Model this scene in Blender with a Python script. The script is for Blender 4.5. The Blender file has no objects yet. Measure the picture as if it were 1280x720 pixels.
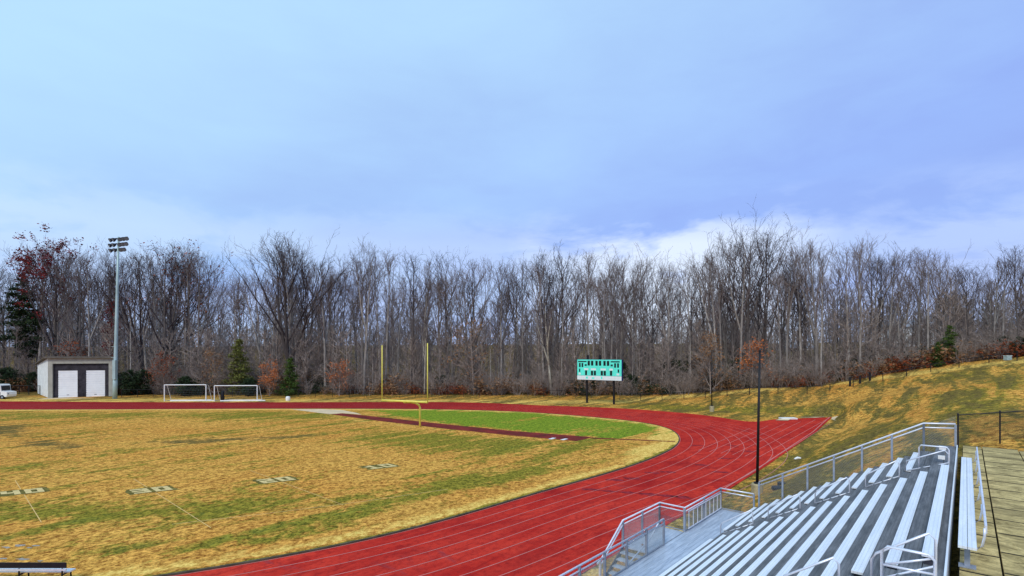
import bpy, bmesh, math, random
import numpy as np
from mathutils import Vector, Matrix
from mathutils.geometry import delaunay_2d_cdt

random.seed(7)
rng = np.random.default_rng(7)
R = math.radians
scene = bpy.context.scene
COL = scene.collection

# ------------------------------------------------------------------ camera model (photo 1280 x 720)
F, CX, HY, CAMZ = 639.0, 640.0, 442.0, 9.0
U = (0.664, 0.748)      # along the home straight
V = (0.748, -0.664)     # across it, up the bank

def gp(px, py, z=0.0):
    y = F * (CAMZ - z) / (py - HY)
    return ((px - CX) / F * y, y)

def pz(px, py, y):
    return Vector(((px - CX) / F * y, y, CAMZ - (py - HY) / F * y))

def proj(x, y, z=0.0):
    return CX + F * x / y, HY - F * (z - CAMZ) / y

def uv(u, v, z=0.0):
    return Vector((U[0] * u + V[0] * v, U[1] * u + V[1] * v, z))

# ------------------------------------------------------------------ node helpers
class NT:
    def __init__(s, tree):
        s.t = tree; s.n = tree.nodes; s.l = tree.links
    def new(s, typ, **kw):
        n = s.n.new(typ)
        for k, v in kw.items(): setattr(n, k, v)
        return n
    def put(s, sock, val):
        if isinstance(val, bpy.types.NodeSocket): s.l.new(val, sock)
        elif val is not None:
            if sock.type == 'RGBA' and len(val) == 3: val = (*val, 1)
            sock.default_value = val
    def math(s, op, a, b=None, clamp=False):
        n = s.new('ShaderNodeMath', operation=op, use_clamp=clamp)
        s.put(n.inputs[0], a)
        if b is not None: s.put(n.inputs[1], b)
        return n.outputs[0]
    def mix(s, f, a, b, mode='MIX'):
        n = s.new('ShaderNodeMix', data_type='RGBA', blend_type=mode)
        s.put(n.inputs[0], f); s.put(n.inputs[6], a); s.put(n.inputs[7], b)
        return n.outputs[2]
    def noise(s, vec, scale, detail=4, rough=.6, dist=0.0):
        n = s.new('ShaderNodeTexNoise')
        s.put(n.inputs['Vector'], vec); n.inputs['Scale'].default_value = scale
        n.inputs['Detail'].default_value = detail; n.inputs['Roughness'].default_value = rough
        n.inputs['Distortion'].default_value = dist
        return n.outputs[0]
    def ramp(s, f, lo, hi):
        n = s.new('ShaderNodeMapRange', clamp=True)
        s.put(n.inputs[0], f); n.inputs[1].default_value = lo; n.inputs[2].default_value = hi
        return n.outputs[0]
    def mapping(s, vec, scale=(1, 1, 1), rot=(0, 0, 0)):
        n = s.new('ShaderNodeMapping')
        s.put(n.inputs[0], vec); n.inputs['Scale'].default_value = scale; n.inputs['Rotation'].default_value = rot
        return n.outputs[0]

def newmat(name):
    m = bpy.data.materials.new(name); m.use_nodes = True
    nt = NT(m.node_tree); b = m.node_tree.nodes['Principled BSDF']
    return m, nt, b

def mat(name, col, rough=.6, metal=0.0, var=.15, scale=3.0, col2=None, bump=0.0, fine=None, spec=.25):
    m, nt, b = newmat(name)
    tc = nt.new('ShaderNodeTexCoord').outputs['Object']
    n1 = nt.noise(tc, scale, 5, .65)
    c2 = col2 or tuple(c * (1 - 2 * var) for c in col)
    c1 = tuple(min(1, c * (1 + var)) for c in col)
    c = nt.mix(nt.ramp(n1, .3, .7), c1, c2)
    if fine:
        n2 = nt.noise(tc, fine, 3, .7)
        c = nt.mix(nt.ramp(n2, .35, .75), c, tuple(x * .7 for x in col))
    nt.put(b.inputs['Base Color'], c)
    b.inputs['Roughness'].default_value = rough; b.inputs['Metallic'].default_value = metal
    b.inputs['Specular IOR Level'].default_value = spec
    if bump:
        bp = nt.new('ShaderNodeBump'); bp.inputs['Strength'].default_value = bump; bp.inputs['Distance'].default_value = .02
        nt.put(bp.inputs['Height'], n1); nt.put(b.inputs['Normal'], bp.outputs[0])
    return m

UROT = (0, 0, -math.atan2(U[1], U[0]))

def grass_mat(name):
    """dead lawn: zone R = green, G = bright green, B = bare/dark, A = pale straw (what grows there)"""
    m, nt, b = newmat(name)
    tc = nt.new('ShaderNodeTexCoord').outputs['Object']
    at = nt.new('ShaderNodeAttribute', attribute_name='zone')
    sep = nt.new('ShaderNodeSeparateColor'); nt.l.new(at.outputs['Color'], sep.inputs[0])
    r, g, bl, al = sep.outputs[0], sep.outputs[1], sep.outputs[2], at.outputs['Alpha']
    al_map = nt.mapping(tc, (1, 1, 1), UROT)
    st = nt.mapping(al_map, (.12, .8, 1))
    nb = nt.noise(st, .55, 5, .62, .6)           # long mown streaks
    nm = nt.noise(al_map, 1.1, 6, .72, .8)            # tufts
    nf = nt.noise(tc, 7.0, 4, .8)                 # blades
    nl = nt.noise(tc, .11, 4, .55)               # broad drifts
    nk = nt.noise(al_map, 2.6, 6, .85, .2)   # clumps, knee to hand size
    kk = nt.ramp(nt.math('ADD', nt.math('MULTIPLY', nk, .65), nt.math('MULTIPLY', nf, .35)), .425, .575)
    straw = nt.mix(kk, (.24, .088, .014), (1.0, .54, .115))
    straw = nt.mix(nt.math('MULTIPLY', nt.ramp(nl, .42, .62), .45), straw, nt.mix(kk, (.20, .060, .010), (.86, .34, .062)))
    straw = nt.mix(nt.math('MULTIPLY', nt.ramp(nm, .50, .68), .6), straw, (.20, .085, .015))
    pale = nt.mix(kk, (.52, .26, .04), (1.0, .70, .19))
    green = nt.mix(kk, (.060, .062, .008), (.40, .31, .040))
    bright = nt.mix(kk, (.040, .105, .008), (.34, .40, .035))
    dark = nt.mix(kk, (.055, .042, .014), (.26, .18, .05))
    c = straw
    brk = nt.math('ADD', nt.math('MULTIPLY', nb, .8), nt.math('MULTIPLY', nm, .55))   # ~.67 mean
    fp = nt.ramp(nt.math('ADD', al, nt.math('SUBTRACT', brk, .67)), .42, .62)
    c = nt.mix(fp, c, pale)
    fg = nt.ramp(nt.math('ADD', nt.math('ADD', r, nt.math('MULTIPLY', nt.math('SUBTRACT', brk, .67), 2.2)), nt.math('MULTIPLY', nt.math('SUBTRACT', nl, .5), .5)), .36, .62)
    c = nt.mix(fg, c, green)
    fb = nt.ramp(nt.math('ADD', g, nt.math('MULTIPLY', nt.math('SUBTRACT', brk, .67), 2.6)), .30, .62)
    c = nt.mix(fb, c, bright)
    fd = nt.ramp(nt.math('ADD', bl, nt.math('MULTIPLY', nt.math('SUBTRACT', brk, .67), 3.0)), .36, .80)
    c = nt.mix(fd, c, dark)
    nt.put(b.inputs['Base Color'], c)
    b.inputs['Roughness'].default_value = 1; b.inputs['Specular IOR Level'].default_value = .04
    bp = nt.new('ShaderNodeBump'); bp.inputs['Strength'].default_value = .7; bp.inputs['Distance'].default_value = .06
    nt.put(bp.inputs['Height'], nt.math('ADD', nf, nm)); nt.put(b.inputs['Normal'], bp.outputs[0])
    return m

def track_mat():
    m, nt, b = newmat('track_rubber')
    tc = nt.new('ShaderNodeTexCoord').outputs['Object']
    al = nt.mapping(tc, (1, 1, 1), UROT)
    n1 = nt.noise(nt.mapping(al, (.25, 1.0, 1)), .5, 6, .7, .6)
    n2 = nt.noise(tc, .35, 5, .6, .5)
    n3 = nt.noise(tc, 9, 3, .7)
    c = nt.mix(nt.ramp(n1, .35, .65), (.46, .020, .014), (.64, .050, .030))
    c = nt.mix(nt.math('MULTIPLY', nt.ramp(n2, .52, .72), .6), c, (.20, .005, .010))
    c = nt.mix(nt.math('MULTIPLY', nt.ramp(n3, .4, .7), .25), c, (.30, .006, .008))
    # lighter re-laid blocks near the outer lanes
    br = nt.new('ShaderNodeTexBrick'); nt.put(br.inputs['Vector'], al)
    br.inputs['Scale'].default_value = .55; br.inputs['Mortar Size'].default_value = 0; br.inputs['Bias'].default_value = -.2
    br.inputs['Color1'].default_value = (0, 0, 0, 1); br.inputs['Color2'].default_value = (1, 1, 1, 1)
    n4 = nt.noise(tc, .16, 3, .5)
    c = nt.mix(nt.math('MULTIPLY', nt.math('MULTIPLY', br.outputs['Color'], nt.ramp(n4, .5, .62)), .55), c, (.86, .07, .035))
    # bluish worn scuffs lying across the lanes
    n5 = nt.noise(nt.mapping(al, (.8, .22, 1)), .6, 5, .65, .4)
    c = nt.mix(nt.math('MULTIPLY', nt.ramp(n5, .62, .7), .55), c, (.16, .05, .07))
    sx = nt.new('ShaderNodeSeparateXYZ'); nt.put(sx.inputs[0], tc)
    far_dark = nt.math('MULTIPLY', nt.ramp(sx.outputs[1], 62, 84), nt.ramp(nt.math('ADD', sx.outputs[0], nt.math('MULTIPLY', n2, 20)), 30, -10))  # mask for the darker red along the far straight
    c = nt.mix(nt.math('MULTIPLY', far_dark, .62), c, (.17, .003, .012))
    n6 = nt.noise(nt.mapping(al, (.35, 1.6, 1)), 1.6, 6, .75, .4)
    c = nt.mix(nt.math('MULTIPLY', nt.ramp(n6, .50, .68), .62), c, (.25, .008, .010))
    n7 = nt.noise(tc, 3.2, 5, .8)
    c = nt.mix(nt.math('MULTIPLY', nt.ramp(n7, .48, .64), .6), c, (.24, .012, .012))
    nt.put(b.inputs['Base Color'], c)
    b.inputs['Roughness'].default_value = .9; b.inputs['Specular IOR Level'].default_value = .06
    return m

def bark_mat(name, lo, hi, rough=.9):
    m, nt, b = newmat(name)
    tc = nt.new('ShaderNodeTexCoord').outputs['Object']
    oi = nt.new('ShaderNodeObjectInfo')
    n = nt.noise(nt.mapping(tc, (1, 1, .18)), 3.0, 4, .7)
    c = nt.mix(oi.outputs['Random'], lo, hi)
    c = nt.mix(nt.ramp(n, .35, .7), c, tuple((a + d) * .22 for a, d in zip(lo, hi)))
    nt.put(b.inputs['Base Color'], c)
    b.inputs['Roughness'].default_value = rough; b.inputs['Specular IOR Level'].default_value = .2
    return m

def leaf_mat(name, a, c_):
    m, nt, b = newmat(name)
    tc = nt.new('ShaderNodeTexCoord').outputs['Object']
    g = nt.new('ShaderNodeNewGeometry')
    c = nt.mix(g.outputs['Random Per Island'], a, c_)
    c = nt.mix(nt.ramp(nt.noise(tc, .9, 3, .6), .4, .65), c, tuple(x * .5 for x in a))
    nt.put(b.inputs['Base Color'], c)
    b.inputs['Roughness'].default_value = .75; b.inputs['Specular IOR Level'].default_value = .2
    return m

def concrete_mat():
    m, nt, b = newmat('weathered_concrete')
    tc = nt.new('ShaderNodeTexCoord').outputs['Object']
    al = nt.mapping(tc, (1, 1, 1), UROT)
    n1 = nt.noise(nt.mapping(al, (1.6, .9, 1)), 1.7, 8, .75, .8)
    n2 = nt.noise(tc, 14, 4, .75)
    n3 = nt.noise(nt.mapping(al, (1.0, .35, 1)), .8, 5, .6, .5)
    c = nt.mix(nt.ramp(n1, .36, .64), (.20, .145, .050), (.84, .64, .28))
    c = nt.mix(nt.math('MULTIPLY', nt.ramp(n3, .45, .68), .7), c, (.24, .18, .075))
    c = nt.mix(nt.math('MULTIPLY', nt.ramp(n2, .45, .75), .5), c, (.10, .09, .06))
    nt.put(b.inputs['Base Color'], c); b.inputs['Roughness'].default_value = .9
    b.inputs['Specular IOR Level'].default_value = .2
    return m

def alu_mat(name, hi, lo, metal=.25, rough=.45):
    """ribbed mill-finish aluminium plank with scuffs; ribs run along the rows"""
    m, nt, b = newmat(name)
    tc = nt.new('ShaderNodeTexCoord').outputs['Object']
    al = nt.mapping(tc, (1, 1, 1), UROT)
    n1 = nt.noise(nt.mapping(al, (.5, 4, 4)), 1.6, 6, .7, .3)
    n2 = nt.noise(nt.mapping(al, (1, 1, 1)), 22, 3, .7)
    wv = nt.new('ShaderNodeTexWave', wave_type='BANDS', bands_direction='Y'); nt.put(wv.inputs['Vector'], al)
    wv.inputs['Scale'].default_value = 5.0
    c = nt.mix(nt.ramp(n1, .35, .65), hi, lo)
    c = nt.mix(nt.math('MULTIPLY', nt.ramp(n2, .5, .75), .35), c, tuple(x * .55 for x in lo))
    c = nt.mix(nt.math('MULTIPLY', nt.ramp(wv.outputs['Fac'], .8, 1.0), .35), c, tuple(x * .6 for x in lo))
    nt.put(b.inputs['Base Color'], c)
    b.inputs['Roughness'].default_value = rough; b.inputs['Metallic'].default_value = metal
    return m

M = dict(
    grass=grass_mat('dead_grass'), track=track_mat(),
    line=mat('lane_paint', (.60, .22, .20), .8, var=.12, scale=.7),
    white=mat('white_paint', (.82, .82, .82), .5, var=.05),
    yardline=mat('faded_field_paint', (.80, .52, .20), .9, var=.2, scale=2.0),
    chalk=mat('number_paint', (.76, .57, .25), .9, var=.15, scale=3),
    patch=mat('painted_grass', (.20, .165, .045), .95, var=.5, scale=2.2, fine=7, spec=.05),
    runway=mat('runway_rubber', (.20, .016, .010), .9, var=.35, scale=.6),
    sand=mat('pit_sand', (.80, .60, .38), .95, var=.15, scale=.7, fine=6),
    scuff=mat('worn_rubber', (.33, .035, .045), .9, var=.5, scale=2.5, fine=6, spec=.05),
    bare=mat('bare_soil', (.44, .39, .34), 1.0, var=.4, scale=3, fine=10, spec=.02),
    kerb=mat('kerb_concrete', (.10, .085, .06), .9, var=.3, scale=1.2),
    alu=alu_mat('seat_aluminium', (.95, .97, 1.0), (.80, .84, .92)),
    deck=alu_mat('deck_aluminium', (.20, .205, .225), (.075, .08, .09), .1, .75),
    plat=alu_mat('walkway_aluminium', (.66, .73, .84), (.40, .47, .58), .3, .38),
    galv=mat('galvanised_steel', (.34, .38, .46), .5, .4, var=.15, scale=4),
    rail=mat('rail_aluminium', (.80, .82, .92), .35, .35, var=.08, scale=4),
    wire=mat('chain_link_wire', (.30, .33, .36), .5, .5, var=.1),
    wireb=mat('black_link_wire', (.02, .02, .022), .6, .1, var=.1),
    black=mat('black_paint', (.014, .014, .018), .5, var=.2),
    dark=mat('dark_steel', (.05, .05, .07), .7, var=.2),  # dark steel of brackets, stringers and door handles
    conc=concrete_mat(),
    joint=mat('slab_joint', (.025, .022, .016), .95, var=.2),
    pier=mat('pier_concrete', (.42, .36, .22), .9, var=.2, scale=5),
    yellow=mat('goalpost_yellow', (.86, .74, .14), .5, var=.08, scale=2),
    teal=mat('scoreboard_teal', (.12, .88, .70), .5, var=.06, scale=.6),
    cabshade=mat('cabinet_side_shade', (.02, .03, .16), .5, var=.1),  # dark blue puts the shade of the scoreboard's side into the cabinet colour
    sign=mat('sponsor_white', (.74, .84, .84), .5, var=.05),
    led=mat('digit_black', (.006, .010, .012), .35, var=.1),
    ledb=mat('header_green', (.01, .055, .045), .5, var=.1),
    block=mat('pale_block', (.80, .83, .84), .9, var=.12, scale=.9, fine=4),
    trim=mat('grey_trim', (.40, .39, .34), .8, var=.12, scale=1),
    brick=mat('dark_brick', (.055, .050, .062), .95, var=.5, scale=1.2, fine=5),
    fascia=mat('roof_fascia', (.13, .115, .10), .8, var=.2, scale=1),
    roller=mat('roller_door', (.92, .93, .95), .5, var=.04, scale=1),
    glass=mat('dark_glass', (.01, .011, .015), .1, var=.1),
    tyre=mat('tyre_rubber', (.015, .015, .015), .85, var=.2),
    polep=mat('pole_galvanised', (.42, .55, .56), .5, .25, var=.12, scale=.4),
    lamp=mat('lamp_housing', (.035, .036, .05), .5, var=.1),
    lens=mat('lamp_glass', (.20, .23, .28), .2, var=.1),
    navyplank=mat('bench_back_dark', (.012, .012, .02), .5, var=.2),
    stone=mat('house_siding', (.75, .76, .80), .8, var=.08, scale=.4),
    roof=mat('house_roof', (.30, .33, .40), .8, var=.15, scale=.5),
    leafbrown=mat('dry_leaf', (.26, .10, .03), .8, var=.2, scale=20),
    bark=bark_mat('bark', (.17, .145, .135), (.55, .495, .455)),
    barkpale=bark_mat('pale_bark', (.52, .46, .37), (.62, .57, .47)),
    barkdark=bark_mat('dark_bark', (.085, .070, .068), (.17, .145, .14)),
    twig=bark_mat('twigs', (.13, .10, .10), (.31, .25, .24)),
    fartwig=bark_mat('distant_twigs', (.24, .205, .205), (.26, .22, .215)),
    twigdark=bark_mat('dark_twigs', (.045, .034, .040), (.10, .078, .085)),
    brush=bark_mat('brush_stems', (.29, .225, .195), (.50, .41, .37)),
    russet=leaf_mat('russet_leaves', (.34, .085, .025), (.20, .045, .02)),
    crimson=leaf_mat('crimson_leaves', (.28, .030, .030), (.15, .018, .022)),
    orange=leaf_mat('orange_leaves', (.66, .215, .070), (.44, .14, .05)),
    tan=leaf_mat('tan_leaves', (.36, .20, .10), (.25, .12, .055)),
    dgreen=leaf_mat('dark_needles', (.016, .034, .014), (.036, .062, .022)),
    mgreen=leaf_mat('green_needles', (.055, .12, .018), (.11, .14, .03)),
    olive=leaf_mat('olive_needles', (.22, .225, .055), (.13, .15, .035)),
)

# ------------------------------------------------------------------ mesh builder
class MB:
    def __init__(s): s.v = []; s.f = []
    def box(s, c, a, b, h):
        """box from centre c with half-vectors a, b, h"""
        c, a, b, h = map(Vector, (c, a, b, h)); i = len(s.v)
        for sz in (-1, 1):
            for sa, sb in ((-1, -1), (1, -1), (1, 1), (-1, 1)):
                s.v.append(tuple(c + a * sa + b * sb + h * sz))
        for q in ((0, 3, 2, 1), (4, 5, 6, 7), (0, 1, 5, 4), (1, 2, 6, 5), (2, 3, 7, 6), (3, 0, 4, 7)):
            s.f.append(tuple(i + k for k in q))
        return s
    def ubox(s, u0, u1, v0, v1, z0, z1):
        c = uv((u0 + u1) / 2, (v0 + v1) / 2, (z0 + z1) / 2)
        return s.box(c, uv((u1 - u0) / 2, 0), uv(0, (v1 - v0) / 2), (0, 0, (z1 - z0) / 2))
    def bar(s, p, q, w, d=None, up=(0, 0, 1)):
        p, q = Vector(p), Vector(q); d = d or w
        t = (q - p); L = t.length; t = t.normalized(); up = Vector(up)
        if abs(t.dot(up)) > .98: up = Vector((U[0], U[1], 0))
        a = t.cross(up).normalized(); b = a.cross(t)
        return s.box((p + q) / 2, t * L / 2, a * w / 2, b * d / 2)
    def tube(s, pts, rad, n=8, cap=True):
        pts = [Vector(p) for p in pts]
        if not hasattr(rad, '__len__'): rad = [rad] * len(pts)
        i0 = len(s.v); m = len(pts)
        for k, p in enumerate(pts):
            t = (pts[min(k + 1, m - 1)] - pts[max(k - 1, 0)]).normalized()
            ref = Vector((0, 0, 1)) if abs(t.z) < .9 else Vector((1, 0, 0))
            a = t.cross(ref).normalized(); b = t.cross(a)
            for j in range(n):
                an = 2 * math.pi * j / n
                s.v.append(tuple(p + (a * math.cos(an) + b * math.sin(an)) * rad[k]))
        for k in range(m - 1):
            for j in range(n):
                s.f.append((i0 + k * n + j, i0 + k * n + (j + 1) % n, i0 + (k + 1) * n + (j + 1) % n, i0 + (k + 1) * n + j))
        if cap:
            s.f.append(tuple(i0 + j for j in range(n - 1, -1, -1)))
            s.f.append(tuple(i0 + (m - 1) * n + j for j in range(n)))
        return s
    def prism(s, poly, off):
        """polygon (3-D points) pushed through by the vector off"""
        i = len(s.v); n = len(poly); off = Vector(off)
        for p in poly: s.v.append(tuple(p))
        for p in poly: s.v.append(tuple(Vector(p) + off))
        s.f.append(tuple(i + k for k in range(n - 1, -1, -1))); s.f.append(tuple(i + n + k for k in range(n)))
        for k in range(n): s.f.append((i + k, i + (k + 1) % n, i + n + (k + 1) % n, i + n + k))
        return s
    def link(s, o, a, b, pitch=.07, r=.004):
        """chain link: woven diagonal wires over the parallelogram o + s*a + t*b"""
        o, a, b = Vector(o), Vector(a), Vector(b); la, lb = a.length, b.length
        for sg in (1, -1):
            n = int((la + lb) / pitch) + 1
            for k in range(n):
                c = k * pitch - (lb if sg == 1 else 0)
                pts = []
                t0, t1 = 0.0, lb
                x0, x1 = (c, c + lb) if sg == 1 else (c, c - lb)
                if x1 != x0:
                    lo, hi = 0.0, 1.0
                    dx = x1 - x0
                    for bound in ((0 - x0) / dx, (la - x0) / dx):
                        pass
                    ta, tb = sorted(((0 - x0) / dx, (la - x0) / dx))
                    lo, hi = max(lo, ta), min(hi, tb)
                    if hi - lo < .01: continue
                    p = o + a * ((x0 + dx * lo) / la) + b * lo
                    q = o + a * ((x0 + dx * hi) / la) + b * hi
                    s.tube([p, q], r, 3, False)
        return s
    def build(s, name, m, parent=None, origin=None, smooth=False):
        o_ = Vector(origin) if origin is not None else (parent_origin(parent) if parent else Vector((0, 0, 0)))
        me = bpy.data.meshes.new(name)
        me.from_pydata([(x - o_.x, y - o_.y, z - o_.z) for x, y, z in s.v], [], s.f)
        me.materials.append(M[m] if isinstance(m, str) else m)
        if smooth: me.shade_smooth()
        ob = bpy.data.objects.new(name, me); COL.objects.link(ob)
        if parent: ob.parent = parent
        return ob

def parent_origin(p):
    o = Vector((0, 0, 0))
    while p: o += p.location; p = p.parent
    return o

def tag(o, label=None, cat=None, group=None, kind=None):
    if label: o['label'] = label
    if cat: o['category'] = cat
    if group: o['group'] = group
    if kind: o['kind'] = kind
    return o

def thing(name, label, cat, loc, group=None):
    o = bpy.data.objects.new(name, None); COL.objects.link(o)
    o.location = loc; o.empty_display_size = .3
    return tag(o, label, cat, group)

def structure(o): o['kind'] = 'structure'; return o

# ------------------------------------------------------------------ curves on the ground
def smooth_curve(pts, step=.5, passes=6, closed=False):
    pts = [Vector((p[0], p[1], 0)) for p in pts]
    out = []
    for i in range(len(pts) - 1):
        p0, p1, p2, p3 = pts[max(i - 1, 0)], pts[i], pts[i + 1], pts[min(i + 2, len(pts) - 1)]
        # centripetal-ish: chord based tangents
        l1 = (p2 - p1).length
        n = max(2, int(l1 / step))
        m1 = (p2 - p0) / max(1e-6, ((p2 - p1).length + (p1 - p0).length)) * l1
        m2 = (p3 - p1) / max(1e-6, ((p3 - p2).length + (p2 - p1).length)) * l1
        for k in range(n):
            t = k / n; t2 = t * t; t3 = t2 * t
            out.append(p1 * (2*t3-3*t2+1) + m1 * (t3-2*t2+t) + p2 * (-2*t3+3*t2) + m2 * (t3-t2))
    out.append(pts[-1])
    # resample evenly, then smooth
    res = [out[0]]; acc = 0
    for a, b in zip(out, out[1:]):
        L = (b - a).length
        while acc + L >= step:
            t = (step - acc) / L; a = a + (b - a) * t; res.append(a.copy()); L = (b - a).length; acc = 0
        acc += L
    for _ in range(passes):
        res = [res[0]] + [(res[i-1] + res[i] * 2 + res[i+1]) / 4 for i in range(1, len(res) - 1)] + [res[-1]]
    return res

inner_px = [(150, 728), (240, 716), (320, 702), (407, 686), (495, 666.5), (582, 643), (670, 617), (757, 592.5), (801, 578.5),
            (828, 567.5), (843, 559.5), (849.5, 551), (847, 543), (837, 536.3), (820.5, 531.5), (795, 527.3), (760, 523.4), (709, 519),
            (640, 514.6), (530, 511.8), (340, 511.2), (160, 512), (0, 512.3), (-160, 512.6)]
inner_g = [gp(*p) for p in inner_px]
a0 = Vector((*inner_g[0], 0)); d0 = (a0 - Vector((*inner_g[1], 0))).normalized()
inner_g = [tuple((a0 + d0 * k)[:2]) for k in (60, 30, 12)] + inner_g
zl = Vector((*inner_g[-1], 0)); dl = (zl - Vector((*inner_g[-2], 0))).normalized()
inner_g += [tuple((zl + dl * k)[:2]) for k in (25, 60)]
INNER = smooth_curve(inner_g, .6, 14)

def offset(curve, d):
    out = []
    n = len(curve)
    for i, p in enumerate(curve):
        t = (curve[min(i + 3, n - 1)] - curve[max(i - 3, 0)]).normalized()
        # curve runs away along the straight, round to the left: outside is to its right
        nrm = Vector((t.y, -t.x, 0))
        out.append(p + nrm * (d(i) if callable(d) else d))
    return out

# lane width varies a little with the lens-measured layout
def lane_w(i):
    x, y = INNER[i].x, INNER[i].y
    if y < 30: return 1.02
    return 1.02 + .17 * min(1, (y - 30) / 20)

outer_far_px = [(-160, 501.2), (0, 501.6), (160, 502.6), (340, 502.8), (560, 502.6), (600, 503.4), (640, 505), (680, 506.8), (726, 508.3), (777, 510.5), (812, 512.8),
                (860, 516.8), (888, 520), (915, 524), (934, 527.2), (950, 527.0), (968, 524.0), (1010, 522.6), (1040, 521.4)]
outer_near = [gp(1040, 521.4), gp(1020, 540), gp(987, 562.3), gp(960, 581), gp(912, 611)]
outer_near_tail = [tuple(uv(u, -11.75)[:2]) for u in (24, 18, 10, 0, -30, -60)]
OUT_FAR = smooth_curve([gp(*p) for p in outer_far_px], 1.0, 2)
zz = OUT_FAR[0]
far_tail = [zz + dl * k for k in (60, 25)]
OUTER = [Vector((p[0], p[1], 0)) for p in outer_near_tail[::-1]] + [Vector((*p, 0)) for p in outer_near[::-1]] + OUT_FAR[::-1] + far_tail[::-1]
track_poly = OUTER + INNER[::-1]

def in_poly(P, poly):
    x, y = P[:, 0], P[:, 1]
    res = np.zeros(len(P), bool)
    px = np.array([p[0] for p in poly]); py = np.array([p[1] for p in poly])
    j = len(poly) - 1
    for i in range(len(poly)):
        c = ((py[i] > y) != (py[j] > y)) & (x < (px[j] - px[i]) * (y - py[i]) / (py[j] - py[i] + 1e-12) + px[i])
        res ^= c; j = i
    return res

def dist_poly(P, poly):
    d = np.full(len(P), 1e9)
    n = len(poly)
    for i in range(n):
        a = np.array(poly[i][:2]); b = np.array(poly[(i + 1) % n][:2]); ab = b - a
        L2 = (ab ** 2).sum()
        if L2 < 1e-9: continue
        t = np.clip(((P - a) @ ab) / L2, 0, 1)
        q = a + t[:, None] * ab
        d = np.minimum(d, np.hypot(*(P - q).T))
    return d

# ------------------------------------------------------------------ terrain height
ctrl = []
def cz(px, py, y): p = pz(px, py, y); ctrl.append(tuple(p))
def cg(x, y, z): ctrl.append((x, y, z))
for px, py, y in ((1040, 484, 92), (960, 489, 92), (900, 493, 96), (850, 495.5, 99), (1060, 481, 90), (1147, 464, 87), (1247, 451.5, 80), (1280, 448.5, 76),
                  (1280, 500, 45), (1200, 540, 28), (1200, 500, 50), (1100, 500, 66), (1100, 540, 42), (1050, 500, 80), (1000, 505, 84), (1060, 530, 62),
                  (1150, 480, 76), (1250, 475, 60), (980, 596, 37), (1000, 572, 44), (1030, 548, 56), (900, 508, 84), (860, 507, 88)):
    cz(px, py, y)
for u in (-12, 0, 10, 20, 26):
    for v, z in ((-11, 0), (-9.6, .02), (-8, .42), (-4, 2.62), (-.3, 4.75), (0.3, 4.95), (4, 5.0), (14, 5.0)):
        if u < 26 or v < 1: cg(*uv(u, v)[:2], z)
cg(*uv(28.6, 4)[:2], 4.95); cg(*uv(28, .3)[:2], 4.8); cg(*uv(30, 10)[:2], 5.1)
for px, y in ((0, 101), (200, 101), (400, 101), (600, 101), (740, 101), (810, 96)): cg((px - 640) / F * y, y, 0)
for px, y, z in ((-200, 150, 4), (0, 140, 3.2), (0, 112, .5), (200, 112, .3), (200, 150, 3), (400, 150, 2), (640, 150, 1.5), (760, 140, 2), (900, 150, 4.5), (1000, 160, 6.4), (1150, 160, 11), (1300, 150, 13), (1500, 110, 13),
                 (0, 230, 12), (400, 230, 10.5), (800, 230, 12), (1200, 230, 17), (1500, 200, 16), (-400, 230, 12)): cg((px - 640) / F * y, y, z)
cg(-40, -30, 0); cg(-80, 0, 0); cg(-110, 60, 0); cg(40, -20, 5); cg(70, 30, 6.5)
C = np.array(ctrl); S = 50.0
def tps_k(r2): return np.where(r2 > 1e-12, .5 * r2 * np.log(r2 + 1e-12), 0)
PX = C[:, :2] / S
K = tps_k(((PX[:, None] - PX[None]) ** 2).sum(-1)) + np.eye(len(C)) * 2e-4
Pm = np.c_[np.ones(len(C)), PX]
A = np.block([[K, Pm], [Pm.T, np.zeros((3, 3))]])
wts = np.linalg.solve(A, np.r_[C[:, 2], np.zeros(3)])
def tps(P):
    Q = P / S; out = np.empty(len(Q))
    for s in range(0, len(Q), 20000):
        q = Q[s:s + 20000]
        k = tps_k(((q[:, None] - PX[None]) ** 2).sum(-1))
        out[s:s + 20000] = k @ wts[:-3] + np.c_[np.ones(len(q)), q] @ wts[-3:]
    return out
OUTLINE = [p for p in OUTER] + [Vector((-160, -80, 0)), Vector((-60, -60, 0))][0:0]
ring = [tuple(p[:2]) for p in OUTER]
def height(P):
    P = np.asarray(P, float)
    z = np.clip(tps(P), 0, 24)
    r = np.hypot(P[:, 0], P[:, 1])
    far_z = np.where(P[:, 1] > 60, 12.0, 5.0); z = z + (far_z - z) * np.clip((r - 240) / 90, 0, 1)
    ins = in_poly(P, ring); d = dist_poly(P, ring)
    sm = np.clip(d / 3.0, 0, 1); sm = sm * sm * (3 - 2 * sm)
    return np.where(ins, -.06, z * sm - .02 * (1 - sm))
def hz(x, y): return float(height([[x, y]])[0])

# ------------------------------------------------------------------ zones (what grows where)
def bump2(px, py, cx, cy, rx, ry, sl=0.0):
    """soft ellipse in plan, given by where the spot was measured in the photograph"""
    dx = (px - cx) / rx; dy = (py - cy - sl * (px - cx)) / ry
    return np.exp(-(dx * dx + dy * dy))

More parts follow.
